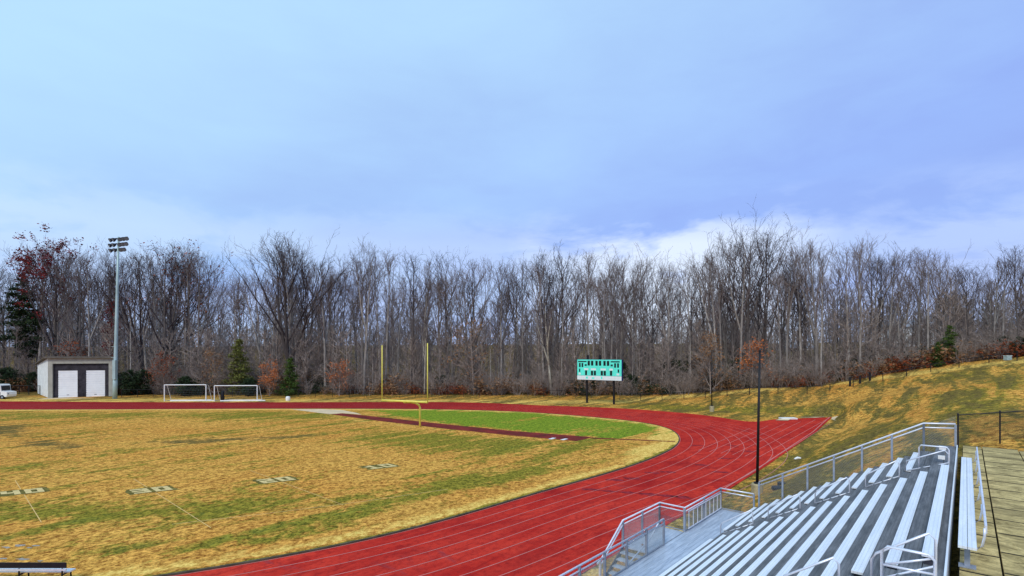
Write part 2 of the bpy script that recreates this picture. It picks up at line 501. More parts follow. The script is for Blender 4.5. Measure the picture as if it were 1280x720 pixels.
def field_zone(P):
    px = CX + F * P[:, 0] / np.maximum(P[:, 1], 4); py = HY + F * CAMZ / np.maximum(P[:, 1], 4)
    g = np.full(len(P), .33); br = np.zeros(len(P)); dk = np.zeros(len(P)); st = np.zeros(len(P))
    g += .35 * bump2(px, py, 300, 520, 150, 5) + .22 * bump2(px, py, 60, 519, 120, 4)
    g += .36 * bump2(px, py, 560, 553, 130, 12, .06) + .20 * bump2(px, py, 680, 560, 70, 9)
    g += .30 * bump2(px, py, 60, 641, 130, 15, -.02) + .24 * bump2(px, py, 330, 632, 160, 10, -.07)
    g += .22 * bump2(px, py, 520, 612, 160, 10, -.14) + .36 * bump2(px, py, 640, 596, 110, 7, -.16) + .25 * bump2(px, py, 470, 640, 90, 5, -.16)
    g += .32 * bump2(px, py, 380, 668, 110, 5, -.13) + .12 * bump2(px, py, 60, 680, 90, 9) + .12 * bump2(px, py, 230, 680, 90, 9)
    dk += .95 * bump2(px, py, 5, 538, 38, 8) + .95 * bump2(px, py, 62, 556, 48, 6, .06) + .95 * bump2(px, py, 240, 552, 60, 3.0, -.04) + .75 * bump2(px, py, 340, 547, 70, 2.4, -.05) + .55 * bump2(px, py, 160, 543, 40, 3)
    dk += .45 * bump2(px, py, 20, 690, 70, 16) + .22 * bump2(px, py, 190, 676, 70, 9)
    # infield D beyond the runway is green
    top = np.interp(px, [300, 362, 430, 560, 640, 741, 845], [511, 511, 517, 531, 539, 547, 553])
    ind = np.clip((top - py) / 1.5, 0, 1) * np.clip((px - 425 - (py - 511) * 6) / 35, 0, 1)
    D = dist_poly(P, [tuple(p[:2]) for p in INNER])
    edge = np.clip(1 - D / np.where(py > 560, 3.3, 3.6), 0, 1)
    endz = bump2(px, py, 820, 550, 36, 9)
    br += ind * (.78 - .68 * endz - .55 * np.clip(1 - D / 3, 0, 1)); 
    st += ind * .5 * endz
    st += edge * .85 + .5 * bump2(px, py, 790, 563, 60, 6, -.1) + .22 * bump2(px, py, 640, 640, 140, 10, -.25) + .2 * bump2(px, py, 200, 575, 300, 10)
    g -= edge * .3
    # green fringe right against the kerb on the near side
    fr = np.clip(1 - D / .55, 0, 1) * (py > 556)
    g += fr * .9; st -= fr
    # straw margins beside the runway
    nr = np.exp(-((py - top - 7.5) / 2.2) ** 2) * ((px > 440) & (px < 725)); st += nr * .5; g -= nr * .2
    return np.clip(np.c_[g, br, dk, st], 0, 1)

def land_zone(P, Z):
    yy = np.maximum(P[:, 1], 4)
    px = CX + F * P[:, 0] / yy; py = HY - F * (Z - CAMZ) / yy
    front = P[:, 1] > 5
    u = P[:, 0] * U[0] + P[:, 1] * U[1]; v = P[:, 0] * V[0] + P[:, 1] * V[1]
    g = np.full(len(P), .44); br = np.zeros(len(P)); dk = np.full(len(P), .51); st = np.full(len(P), .05)
    g += .16 * bump2(px, py, 1080, 580, 140, 40) + .25 * bump2(px, py, 1240, 500, 70, 22, -.2) + .2 * bump2(px, py, 1200, 466, 70, 8, -.1)
    g += .3 * bump2(px, py, 860, 510, 120, 5, .05) + .2 * bump2(px, py, 990, 512, 60, 5)
    g -= .12 * bump2(px, py, 1060, 492, 120, 9, -.08)
    st += .40 * bump2(px, py, 1140, 505, 80, 5, -.33) + .35 * bump2(px, py, 1230, 470, 40, 3, -.2) + .3 * bump2(px, py, 1180, 480, 60, 3, -.3)
    st += .45 * bump2(px, py, 970, 497, 30, 3) + .8 * bump2(px, py, 845, 657, 30, 14) + .8 * bump2(px, py, 735, 712, 30, 12)
    # tan verge along the crest and along the far straight
    crest = np.interp(px, [0, 640, 770, 850, 960, 1060, 1147, 1247, 1280, 1400], [498, 501, 501, 494, 485, 476, 465, 453, 450, 440])
    vz = np.exp(-((py - crest - 1.5) / 3.6) ** 2) * front * (P[:, 1] > 60)
    st += vz * .75; g -= vz * .3
    D = dist_poly(P, ring); ed = np.clip(1 - D / 1.6, 0, 1) * front * (P[:, 1] > 75); st += ed * .5; g -= ed * .3
    # leaf litter under the wood
    wood = np.clip((P[:, 1] - np.interp(px, [0, 640, 770, 960, 1147, 1280, 1500], [108, 106, 104, 97, 92, 82, 70])) / 5, 0, 1) * front
    g *= 1 - wood; st *= 1 - wood; dk += wood * .95
    # bare dirt by the slab edge
    dirt = np.exp(-((v + .2) / .35) ** 2) * (u > 0) * (u < 30); dk += dirt * .35; g -= dirt * .3
    return np.clip(np.c_[g, br, dk, st], 0, 1)

def sheet(name, V3, faces, zone, m):
    me = bpy.data.meshes.new(name); me.from_pydata([tuple(p) for p in V3], [], faces)
    me.materials.append(M[m])
    if zone is not None:
        ca = me.color_attributes.new('zone', 'FLOAT_COLOR', 'POINT')
        ca.data.foreach_set('color', np.asarray(zone, np.float32).ravel())
    o = bpy.data.objects.new(name, me); COL.objects.link(o)
    return structure(o)

# terrain: one sheet out to the horizon
ang = np.unique(np.r_[np.linspace(-52, 52, 300), np.linspace(52, 308, 70)])[:-1]
rad = np.r_[np.geomspace(3, 12, 14)[:-1], np.geomspace(12, 140, 150)[:-1], np.geomspace(140, 4000, 34)]
AA, RR = np.meshgrid(np.radians(ang), rad, indexing='ij')
P2 = np.c_[(np.sin(AA) * RR).ravel(), (np.cos(AA) * RR).ravel()]
Z2 = height(P2)
uu_ = P2 @ np.array(U); vv_ = P2 @ np.array(V)
Z2 = np.where((uu_ > -8) & (uu_ < 29.6) & (vv_ > -.4) & (vv_ < 6), np.minimum(Z2, 4.72), Z2)
uneven = .10 * np.sin(P2[:, 0] * .9 + 2 * np.sin(P2[:, 1] * .33)) * np.sin(P2[:, 1] * .7) * np.clip((Z2 - .4) / 1.5, 0, 1) * (np.hypot(*P2.T) > 31)
Z2 = Z2 + uneven
na, nr_ = AA.shape
fs = []
for i in range(na):
    i2 = (i + 1) % na
    for j in range(nr_ - 1):
        fs.append((i * nr_ + j, i * nr_ + j + 1, i2 * nr_ + j + 1, i2 * nr_ + j))
ctr = len(P2)
V3 = np.vstack([np.c_[P2, Z2], [[0, 0, Z2[0]]]])
fs += [(ctr, i * nr_, ((i + 1) % na) * nr_) for i in range(na)]
zone = np.vstack([land_zone(P2, Z2), [[.3, 0, 0, 0]]])
terrain = sheet('terrain', V3, fs, zone, 'grass')
terrain.data.shade_smooth()

# track
cdt = delaunay_2d_cdt([Vector(p[:2]) for p in track_poly], [], [list(range(len(track_poly)))], 1, 1e-4)
track = sheet('running_track', [(p[0], p[1], 0.0) for p in cdt[0]], [tuple(f) for f in cdt[2]], None, 'track')

# field
bound = [Vector(p[:2]) for p in INNER[::2]]
pts = list(bound)
poly_in = [tuple(p) for p in bound]
gx = []
for py in list(np.geomspace(3, 200, 60) + 508) + [740, 800, 900]:
    for px in np.arange(-900, 1000, 11):
        gx.append(gp(px + random.uniform(-3, 3), py))
gx = np.array(gx)
keep = in_poly(gx, poly_in) & (dist_poly(gx, poly_in) > .35) & (np.hypot(*gx.T) < 160)
# rows of points beside the kerb so that its fringe has room
fring = []
for d in (.3, .6, 1.3, 2.6):
    fring += [p.to_2d() for p in offset(INNER, -d)[20:-20:2]]
pts += [Vector(p) for p in gx[keep]] + fring
cdt = delaunay_2d_cdt(pts, [], [list(range(len(bound)))], 1, 1e-3)
fv = np.array([tuple(p) for p in cdt[0]])
field = sheet('football_field', np.c_[fv, np.full(len(fv), .03)], [tuple(f) for f in cdt[2]], field_zone(fv), 'grass')

def strip(mb, pts, w, z, dash=None):
    n = len(pts); i0 = len(mb.v)
    for i, p in enumerate(pts):
        t = (pts[min(i + 1, n - 1)] - pts[max(i - 1, 0)]).normalized(); nrm = Vector((t.y, -t.x, 0)) * w / 2
        a, b = p + nrm, p - nrm
        mb.v += [(a.x, a.y, z), (b.x, b.y, z)]
    for i in range(n - 1): mb.f.append((i0 + 2*i, i0 + 2*i + 1, i0 + 2*i + 3, i0 + 2*i + 2))
    return mb

for k in range(9):
    w = (lambda i, k=k: k * lane_w(i) + .10)
    c = offset(INNER, w)
    structure(strip(MB(), c, .045, .006).build('lane_line', 'line', track))
# straight lane lines that run on into the chute
for k in range(2, 9):
    a = uv(47, -20.75 + 1.03 * k + .1); b = uv(58 + 3.6 * k, -21.5 + 1.03 * k)
    structure(strip(MB(), [a, (a + b) / 2, b], .05, .005 + .0002 * k).build('lane_line', 'line', track))
# sideline of the chute
cl = [Vector((*p, 0)) for p in outer_near] ; cl = [p + Vector((-V[0], -V[1], 0)) * .3 for p in cl]
structure(strip(MB(), cl, .09, .0085).build('lane_line', 'line', track))
for px, py in ((738, 612), (762, 614), (785, 615.6), (812, 618), (835, 620), (852, 621.5), (768, 600), (790, 598), (815, 591), (834, 590), (876, 581), (905, 573), (872, 557), (915, 557), (936, 564), (900, 590)):
    c = Vector((*gp(px, py), 0)); a = Vector((*V, 0)); b_ = Vector((*U, 0)); mb = MB()
    for t_ in range(12):
        an = t_ * math.pi / 6
        p = c + (a * .62 + b_ * .25) * math.cos(an) * random.uniform(.7, 1.1) + b_ * .34 * math.sin(an) * random.uniform(.5, 1.2)
        mb.v.append((p.x, p.y, .0035))
    mb.f = [tuple(range(12))]; structure(mb.build('worn_mark', 'scuff', track))
kb = MB()
prev = None
for a, b in zip(INNER[20:-20:2], INNER[22:-18:2]):
    kb.bar(a + Vector((0, 0, .04)), b + Vector((0, 0, .04)), .10, .07)
structure(kb.build('kerb', 'kerb'))

# yard numbers and lines
def tri_poly(name, pix, z, m, parent=None):
    pts = [gp(*p) for p in pix]
    mb = MB(); mb.v = [(x, y, z) for x, y in pts]; mb.f = [tuple(range(len(pts)))]
    o = mb.build(name, m, parent); return structure(o)

runway = tri_poly('long_jump_runway', [(414, 518.2), (428, 517.0), (460, 520.0), (560, 531), (640, 539), (741, 546.8), (721, 551.8), (640, 544.8), (560, 536.6), (470, 526)], .04, 'runway')
tri_poly('jump_pit', [(364, 511.9), (400, 511.6), (428, 512.8), (446, 516.4), (452, 518.6), (428, 516.8), (412, 518.0)], .038, 'sand')
tri_poly('runway_edging', [(741, 547.4), (844, 552.0), (844, 552.8), (738, 548.4)], .043, 'runway')
for x0, x1 in ((685, 693.5), (700, 708.5)):
    y0 = 549.2 + (x0 - 685) * .07
    o = tri_poly('takeoff_board', [(x0, y0), (x0 + 6, y0 - 1.6), (x1 + 2, y0 - 1.2), (x1 - 4, y0 + .5)], .05, 'white', runway)

DIG = {'0': ['111', '101', '101', '101', '111'], '1': ['010', '110', '010', '010', '111'], '2': ['111', '001', '111', '100', '111'],
       '3': ['111', '001', '111', '001', '111'], '4': ['101', '101', '111', '001', '001']}
for txt, px, py in (('40', 28, 615.5), ('30', 189, 613), ('20', 345, 600.5), ('10', 475, 583.5)):
    c = Vector((*gp(px, py), 0))
    e = Vector((U[0], U[1], 0)) * .62 + Vector((1, 0, 0)) * .38; e.normalize(); n_ = Vector((V[0], V[1], 0)) * -1
    mb = MB()
    hw, hh = 1.28, .84
    poly = []
    for i in range(28):
        t = i / 28 * 4; s = int(t); f_ = t - s
        q = [(-1, -1), (1, -1), (1, 1), (-1, 1), (-1, -1)]
        x = q[s][0] + (q[s+1][0] - q[s][0]) * f_; y = q[s][1] + (q[s+1][1] - q[s][1]) * f_
        poly.append(c + e * (x * hw + random.uniform(-.12, .12)) + n_ * (y * hh + random.uniform(-.1, .1)))
    mb.v = [(p.x, p.y, .036) for p in poly]; mb.f = [tuple(range(len(poly)))]
    patch = structure(mb.build('yard_number', 'patch', field))
    for k, ch in enumerate(txt):
        d = MB()
        for r_, row in enumerate(DIG[ch]):
            for q_, on in enumerate(row):
                if on == '1':
                    x0 = -1.02 + k * 1.14 + q_ * .30; y0 = .54 - r_ * .27
                    p = c + e * (x0 + .15) + n_ * y0
                    d.box(p + Vector((0, 0, .044)), e * .155, n_ * .145, (0, 0, .003))
        structure(d.build('digit', 'chalk', patch))
    if txt != '10':
        L = {'40': 9, '30': 11, '20': 9}[txt]
        p0 = c - n_ * -4.5; p1 = c - n_ * L
        structure(strip(MB(), [p0, c + n_ * .95], .04, .0345).build('yard_line', 'yardline', field))
        structure(strip(MB(), [c - n_ * .98, p1], .04, .0345).build('yard_line', 'yardline', field))
structure(strip(MB(), [Vector((*gp(215, 656), 0)), Vector((*gp(330, 643), 0)), Vector((*gp(450, 628), 0)), Vector((*gp(560, 612), 0))], .05, .0342).build('sideline', 'yardline', field))

# straw-covered ground at the chute's end, white plate there
def on_land(name, pix, lift, m):
    mb = MB()
    for px, py in pix:
        x, y = gp(px, py); 
        for _ in range(4): z = max(0, hz(x, y)); x, y = gp(px, py, z)
        mb.v.append((x, y, z + lift))
    mb.f = [tuple(range(len(pix)))]
    return structure(mb.build(name, m))
on_land('sand_patch', [(1040, 522), (1046, 520.6), (1060, 520), (1076, 519.4), (1074, 521.4), (1060, 525.4), (1044, 525.8), (1039, 524.5)], .05, 'sand')
on_land('sand_patch', [(1000, 522.0), (1006, 520.6), (1022, 518.6), (1034, 520.2), (1036, 521), (1020, 522.4)], .05, 'sand')
on_land('sand_patch', [(969, 525.6), (979, 523.0), (992, 522.9), (985, 525.9)], .05, 'sand')

for cx_, cy_, rx, ry in ((23, 682.5, 8, 1.7), (45, 683, 6, 1.0), (36, 685.5, 4, 1.2), (8, 685, 7, 1.5), (28, 700, 9, 1.5), (3, 699, 6, 1.6), (50, 702, 6, 1.0)):
    pix = [(cx_ + rx * math.cos(t_ * .5236) * random.uniform(.35, 1.25), cy_ + ry * math.sin(t_ * .5236) * random.uniform(.3, 1.2)) for t_ in range(12)]
    tri_poly('bare_ground', pix, .037, 'bare')
# ------------------------------------------------------------------ bleacher
RD, RZ, V0, Z0 = .513, .289, -7.66, 1.50     # row depth, rise, first seat centre
def tread(k): return Z0 - .20 + RZ * k if k > 0 else Z0 - .43
def trd(k): return Z0 - .43 + RZ * k
def tz(v): return Z0 - .43 + RZ * (v - V0) / RD
UA, UB, UE = 11.3, 20.83, 26.6
UN = 3.0
bl = thing('bleacher', 'aluminium grandstand of fifteen plank rows set into the bank above the red track', 'bleacher', uv(14, -9, .0))
dk = MB()
for k in range(15):
    v0 = V0 + RD * k - .39 + .26; v0 = V0 + RD * (k - 1) + .135
    v1 = V0 + RD * k + .135 if k < 14 else -.27
    z = tread(k)
    ue = UE
    # two planks per tread, and a riser
    mid = (v0 + v1) / 2
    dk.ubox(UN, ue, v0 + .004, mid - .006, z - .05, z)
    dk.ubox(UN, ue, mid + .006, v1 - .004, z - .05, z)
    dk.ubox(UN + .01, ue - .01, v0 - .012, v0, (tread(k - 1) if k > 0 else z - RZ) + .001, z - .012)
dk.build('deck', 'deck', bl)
# half steps in the two aisles
for ua0, ua1 in ((UB + .12, UB + 1.38), (UA - 1.4, UA - .12)):
    st = MB()
    for k in range(1, 15):
        z = (tread(k) + tread(k - 1)) / 2; v0 = V0 + RD * (k - 1) + .135
        st.ubox(ua0, ua1, v0 - .27, v0 - .014, tread(k - 1) + .002, z)
    st.build('aisle_step', 'deck', bl)
def seat_row(k, u0, u1, br_=True):
    vc = V0 + RD * k; z = Z0 + RZ * k
    s = MB().ubox(u0, u1, vc - .094, vc + .094, z - .045, z)
    s.ubox(u0 + .01, u1 - .01, vc + .075, vc + .092, z - .075, z - .047)
    o = s.build('seat_plank', 'alu', bl)
    if not br_: return
    n = max(3, round((u1 - u0) / 2.3) + 1); me = None
    for i in range(n):
        uu = u0 + .12 + (u1 - u0 - .24) * i / (n - 1)
        if me is None:
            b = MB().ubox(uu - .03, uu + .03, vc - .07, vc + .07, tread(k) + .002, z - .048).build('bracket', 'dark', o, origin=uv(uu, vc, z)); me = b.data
        else:
            b = bpy.data.objects.new('bracket', me); COL.objects.link(b); b.parent = o
        b.location = uv(uu, vc, z) - parent_origin(o)
for k in range(15): seat_row(k, UA, UB)
for k in range(13): seat_row(k, UB + 1.47, UE - .05)
for k in range(15): seat_row(k, UN + .2, UA - 1.5, False)
# back edge plate
MB().ubox(UN, UE, -.268, -.235, 4.55, 5.41).build('edge_plate', 'alu', bl)
# front walkway
PF = -9.35; PZ = tread(0)
wk = MB()
vv = PF
nb_ = 7
wd = (V0 - RD + .13 - PF) / nb_
for i in range(nb_):
    wk.ubox(UN, UE, PF + wd * i + .004, PF + wd * (i + 1) - .004, PZ - .05, PZ - .002)
wk.build('walkway', 'plat', bl)
fr = MB().ubox(UN, UE, PF - .03, PF - .002, PZ - .20, PZ)
fr.ubox(UE + .002, UE + .03, PF, V0 - .4, PZ - .2, PZ)
fr.build('walkway_fascia', 'galv', bl)
sup = MB()
for i in range(8):
    uu = UN + 1 + i * 3.2
    for v_ in (PF + .12, -8.3): sup.bar(uv(uu, v_, -.2), uv(uu, v_, PZ - .06), .09)
    sup.bar(uv(uu, PF + .05, PZ - .13), uv(uu, -8.1, PZ - .13), .06, .12)
sup.build('support', 'galv', bl)

def guard(name, pts, base, mesh=True, posts=1.6, hi=1.07, toe=.05):
    """rail between 3-D points: top rail, second rail, posts, chain link; base(p) is the walking surface under p"""
    pts = [Vector(p) for p in pts]
    g = MB()
    g.tube(pts, .034, 8)
    low = [p - Vector((0, 0, .17)) for p in pts]
    g.tube(low, .028, 8)
    root = g.build(name, 'rail', bl, smooth=True)
    ps = MB(); ln = MB()
    for a, b in zip(pts, pts[1:]):
        n = max(1, round((b - a).length / posts))
        for i in range(n + 1):
            p = a.lerp(b, i / n); ps.bar(Vector((p.x, p.y, base(p))), p - Vector((0, 0, .03)), .075, .075)
        if mesh:
            q0 = Vector((a.x, a.y, base(a) + toe)); q1 = Vector((b.x, b.y, base(b) + toe))
            h0 = (a.z - .17) - q0.z
            ln.link(q0, q1 - q0, (0, 0, h0))
            ps.bar(q0, q1, .04)
    ps.build('rail_post', 'galv', root)
    if mesh: ln.build('chain_link', 'wire', root)
    return root
pl = lambda p: PZ
T = PZ + 1.07
guard('guardrail', [uv(UN, PF, T), uv(20.0, PF, T)], pl)
# looped end of that rail beside the stair
lp = MB().tube([uv(20.0, PF, T), uv(20.12, PF - .06, T - .02), uv(20.14, PF - .18, T - .10), uv(20.0, PF - .22, T - .17), uv(19.2, PF - .20, T - .62), uv(17.2, PF - .20, .98)], .028, 8)
lp.bar(uv(17.2, PF - .2, 0), uv(17.2, PF - .2, .98), .06).bar(uv(18.8, PF - .2, .6), uv(18.8, PF - .2, T - .76), .05)
lp.build('stair_handrail', 'rail', bl, smooth=False)
guard('guardrail', [uv(22.1, PF, T), uv(UE, PF, T)], pl, posts=2.2)
guard('guardrail', [uv(UE, PF, T - .02), uv(UE, V0 - .1, T - .02)], pl, posts=5)
gate = MB()
for i in range(9): gate.bar(uv(22.4 + i * .5, PF + .07, PZ + .08), uv(22.4 + i * .5, PF + .07, PZ + .86), .03)
gate.bar(uv(22.35, PF + .07, PZ + .1), uv(26.4, PF + .07, PZ + .1), .035).bar(uv(22.35, PF + .07, PZ + .86), uv(26.4, PF + .07, PZ + .86), .035)
gate.build('picket_panel', 'rail', bl)
# end rail climbing beside the rows
guard('end_guardrail', [uv(UE + .12, V0 + .1, 2.72), uv(UE + .12, -1.28, 6.16), uv(UE + .12, -.3, 6.22)], lambda p: tz(min(-.3, (Vector((p.x, p.y)) .dot(Vector(V))))), posts=1.25)
# stair and landing outside the walkway
sl = MB()
LO = -10.55
sl.ubox(18.8, 22.1, LO, PF - .05, PZ - .05, PZ - .006)
for i in range(5):
    z = PZ - .178 * (i + 1); sl.ubox(18.8 - .30 * (i + 1), 18.8 - .30 * i - .01, LO, PF - .05, z - .04, z)
sl.build('stair', 'plat', bl)
for v_ in (LO - .03, PF - .08):
    stg = MB().bar(uv(18.85, v_, PZ - .12), uv(17.15, v_, .05), .04, .2)
    stg.build('stringer', 'dark', bl)
for uu in (18.95, 22.0): MB().bar(uv(uu, LO + .05, -.1), uv(uu, LO + .05, PZ - .06), .08).build('landing_leg', 'galv', bl)
sr = guard('stair_guardrail', [uv(22.12, PF - .02, T), uv(22.12, LO, T), uv(18.75, LO, T)], pl, posts=1.8)
g2 = MB().tube([uv(18.75, LO, T), uv(17.1, LO, 1.05), uv(16.8, LO, .95)], .034, 8).tube([uv(18.75, LO, T - .17), uv(17.1, LO, .86)], .028, 8)
g2.bar(uv(17.0, LO, 0), uv(17.0, LO, 1.0), .075)
g2.build('sloping_rail', 'rail', sr, smooth=False)
# aisle handrails
def aisle_rail(u0, va, vb):
    za, zb = tz(va), tz(vb)
    m = MB()
    top = [uv(u0, va, za), uv(u0, va, za + .78), uv(u0, va + .06, za + .90), uv(u0, vb - .08, zb + .93), uv(u0, vb, zb + .84), uv(u0, vb, zb)]
    m.tube(top, .021, 8)
    m.tube([uv(u0, va, za + .42), uv(u0, vb, zb + .42)], .018, 8)
    m.build('aisle_handrail', 'rail', bl, smooth=True)
for a, b in ((-7.6, -6.35), (-5.78, -4.67), (-4.17, -3.1), (-2.62, -1.68)):
    aisle_rail(21.6, a, b); aisle_rail(10.6, a, b)
def landing_rail(u0, va, vb, z):
    m = MB()
    m.tube([uv(u0, va, z), uv(u0, va, z + .98), uv(u0, va + .05, z + 1.06), uv(u0, vb - .05, z + 1.06), uv(u0, vb, z + .98), uv(u0, vb, z)], .023, 8)
    m.tube([uv(u0, va, z + .16), uv(u0, vb, z + .16)], .02, 8)
    m.tube([uv(u0 - .5, va - .35, z + .2), uv(u0 - .5, va - .3, z + .55), uv(u0 - .45, vb - .1, z + 1.02), uv(u0 - .4, vb, z + .9), uv(u0 - .4, vb, z + .02)], .021, 8)
    m.tube([uv(u0 - .5, va - .3, z + .22), uv(u0 - .42, vb, z + .62)], .018, 8)
    return m.build('landing_handrail', 'rail', bl, smooth=True)
lr = landing_rail(22.4, -1.2, -.42, trd(13) - .02)
aisle_rail(10.6, -1.2, -.36)
m = MB(); zt2 = 6.1
m.tube([uv(9.5, -.95, trd(12)), uv(9.5, -.95, zt2 - .08), uv(9.5, -.88, zt2), uv(9.5, -.40, zt2), uv(9.5, -.33, zt2 - .08), uv(9.5, -.33, trd(14))], .021, 8)
m.tube([uv(9.5, -.95, zt2 - .29), uv(9.5, -.33, zt2 - .27)], .018, 8).tube([uv(9.52, -.93, zt2 - .29), uv(9.52, -.35, zt2 - .05)], .016, 8)
m.build('landing_handrail', 'rail', bl, smooth=True)
for dz, dv in ((1.0, .0), (.68, -.03)):
    MB().box(uv(22.45, -.58 + dv, trd(13) + dz), uv(.05, 0), uv(0, .09), (0, 0, .06)).build('outlet_box', 'white', lr)
# fallen leaf on the stair landing
lf = MB(); c = uv(19.4, -9.95, PZ + .012)
for i in range(7):
    an = i / 7 * 2 * math.pi
    lf.prism([c, c + Vector((math.cos(an - .3) * .07, math.sin(an - .3) * .07, .01)), c + Vector((math.cos(an) * .15, math.sin(an) * .15, .03)), c + Vector((math.cos(an + .3) * .07, math.sin(an + .3) * .07, .01))], (0, 0, .004))
tag(lf.build('fallen_leaf', 'leafbrown'), 'large dry brown leaf lying on the metal stair landing', 'leaf')

# ------------------------------------------------------------------ concrete walk with bench
SZ = 5.15
wkc = MB()
row = 0
joints = MB()
def gap(a, b): return a + .012, b - .012
for vi, (va, vb) in enumerate(((-.10, .49), (.49, 1.56), (1.56, 2.62), (2.62, 3.7), (3.7, 4.8))):
    off = (0, .35, .8, .2, .6)[vi]
    uu = -6 + off
    while uu < 28.4:
        L = 1.3 + random.uniform(-.15, .15); ue = min(uu + L, 28.6 - .25 * vi * 0 + (.10 * vi))
        wkc.ubox(uu + .020, ue - .020, va + .016, vb - .016, SZ - .12, SZ + random.uniform(-.004, .0)); joints.ubox(ue - .024, ue + .024, va + .02, vb - .02, SZ - .05, SZ + .003); uu = ue
cw_ = structure(wkc.build('concrete_walk', 'conc')); structure(joints.build('joint_filler', 'joint', cw_))
structure(MB().ubox(-6.2, 28.7, -.10, 4.85, SZ - .3, SZ - .09).build('slab_bed', 'joint'))

bn = thing('bench', 'long aluminium plank bench with a low back bar on the concrete walk', 'bench', uv(17, .05, SZ))
MB().ubox(12.0, 22.3, -.105, .02, SZ + .42, SZ + .465).ubox(12.0, 22.3, .028, .145, SZ + .42, SZ + .465).build('seat', 'alu', bn)
MB().ubox(12.35, 22.6, .255, .285, SZ + .66, SZ + .80).build('backrest', 'rail', bn)
for i in range(6):
    uu = 12.35 + i * 1.93
    lg = MB().bar(uv(uu, .02, SZ + .03), uv(uu, .02, SZ + .42), .08, .1)
    lg.box(uv(uu, .02, SZ + .016), uv(.1, 0), uv(0, .12), (0, 0, .012))
    lg.build('leg', 'galv', bn)
    MB().tube([uv(uu, .02, SZ + .36), uv(uu, .15, SZ + .36), uv(uu, .22, SZ + .42), uv(uu, .25, SZ + .6), uv(uu, .25, SZ + .75)], .02, 8).build('back_bracket', 'rail', bn, smooth=True)

# ------------------------------------------------------------------ fences
def fence(name, label, pts, h, spacing, wire='wireb', post='black', pr=.03, pitch=.25, wr=.006, ends=None, gz=hz):
    """pts: plan points; top rail, chain link and each post a part"""
    P = [Vector((x, y, gz(x, y))) for x, y in pts]
    f = thing(name, label, 'fence', P[0])
    rl = MB(); wr_ = MB(); allp = []
    for a, b in zip(P, P[1:]):
        n = max(1, round((b - a).length / spacing))
        for i in range(n): 
            q = a.lerp(b, i / n); q.z = gz(q.x, q.y); allp.append(q)
    allp.append(P[-1])
    for a, b in zip(allp, allp[1:]):
        rl.tube([a + Vector((0, 0, h)), b + Vector((0, 0, h))], pr * .75, 5)
        wr_.link(a + Vector((0, 0, .05)), b - a, (0, 0, h - .07), pitch, wr)
    rl.build('rail', post, f); wr_.build('chain_link', wire, f)
    base = MB().tube([(0, 0, -.1), (0, 0, h + .06)], pr, 6).tube([(0, 0, h + .05), (0, 0, h + .09)], [pr * 1.35, pr * .4], 6)
    me = None
    for q in allp:
        if me is None:
            o = base.build('post', post, f, origin=(0, 0, 0)); me = o.data
        else:
            o = bpy.data.objects.new('post', me); COL.objects.link(o); o.parent = f
        o.location = q - P[0]
    return f

c1 = gp(1197.5, 556, SZ - .05); c2 = gp(1250, 551, SZ - .05); c3 = (c2[0] * 2 - c1[0] + 1.5, c2[1] * 2 - c1[1] + .5); c4 = (c3[0] + 6, c3[1] + 1.8)
fence('black_chain_link_fence', 'black chain link fence closing the far end of the concrete walk', [c1, c2, c3, c4], 1.3, 4.2, pitch=.07, wr=.0032, gz=lambda x, y: SZ - .08)
fence('low_chain_link_fence', 'dark low chain link fence between the parked vehicle and the shed', [((x - 640) / F * 109, 109) for x in (-60, 12, 36, 50)], 1.9, 2.6, post='black', pr=.07, pitch=.35, wr=.008)
fence('long_chain_link_fence', 'thin dark chain link fence along the wood behind the soccer goals', [((x - 640) / F * y, y) for x, y in ((152, 104.5), (330, 104.5), (480, 104), (640, 103), (760, 102))], 1.6, 3.4, pr=.045, pitch=.45, wr=.006)
def fz(x, y): return hz(x, y)
crest_pts = []
for px, y in ((772, 101), (850, 97.5), (930, 93.5), (1000, 91), (1056, 89.5), (1092, 88), (1150, 85.5), (1220, 81), (1290, 74)):
    crest_pts.append(((px - 640) / F * y, y - 2.2))
fence('hillside_fence', 'thin dark wire fence climbing the grass hill along the wood', crest_pts, 1.25, 4.4, pr=.06, pitch=.5, wr=.006)
for i, (px, py, hh, lab) in enumerate(((1062.5, 482.3, 1.45, 'leftmost of three stout black posts on the hill fence'), (1075, 481.2, 1.25, 'shortest of three stout black posts on the hill fence, between the others'), (1087.5, 480.2, 1.5, 'rightmost of three stout black posts on the hill fence'))):
    y = 88.6; x = (px - 640) / F * y; z = hz(x, y)
    tag(MB().tube([(x, y, z - .2), (x, y, z + hh), (x, y, z + hh + .08)], [.16, .16, .06], 8).build('gate_post', 'black', origin=None), lab, 'post', 'stout gate posts on the hill')

# ------------------------------------------------------------------ goalpost
gx_, gy_ = gp(525, 533.5)
gpst = thing('goalpost', 'yellow football goalpost with curved neck and two tall uprights', 'goalpost', (gx_, gy_, 0))
cbz = 3.35
fdir = Vector((-U[0], -U[1], 0)); wdir = Vector((V[0], V[1], 0))
c = Vector((gx_, gy_, 0))
cc = Vector((*gp(506, 533.5), 0)) ; 
bx = [pz(477.6, 500.4, 62.6), pz(534.4, 502.8, 58.4)]
cc = (bx[0] + bx[1]) / 2; cbz = cc.z; cc.z = 0
neck = [c + Vector((0, 0, -.2)), c + Vector((0, 0, cbz * .70))]
for t in (.25, .5, .75, 1.0):
    a = t * math.pi / 2
    q = c.lerp(cc, (1 - math.cos(a))); q.z = cbz * .70 + (cbz * .27) * math.sin(a); neck.append(q)
neck.append(cc + Vector((0, 0, cbz * .97)))
MB().tube(neck, .13, 12).build('neck', 'yellow', gpst, smooth=True)
MB().tube(bx, .125, 10).build('crossbar', 'yellow', gpst, smooth=True)
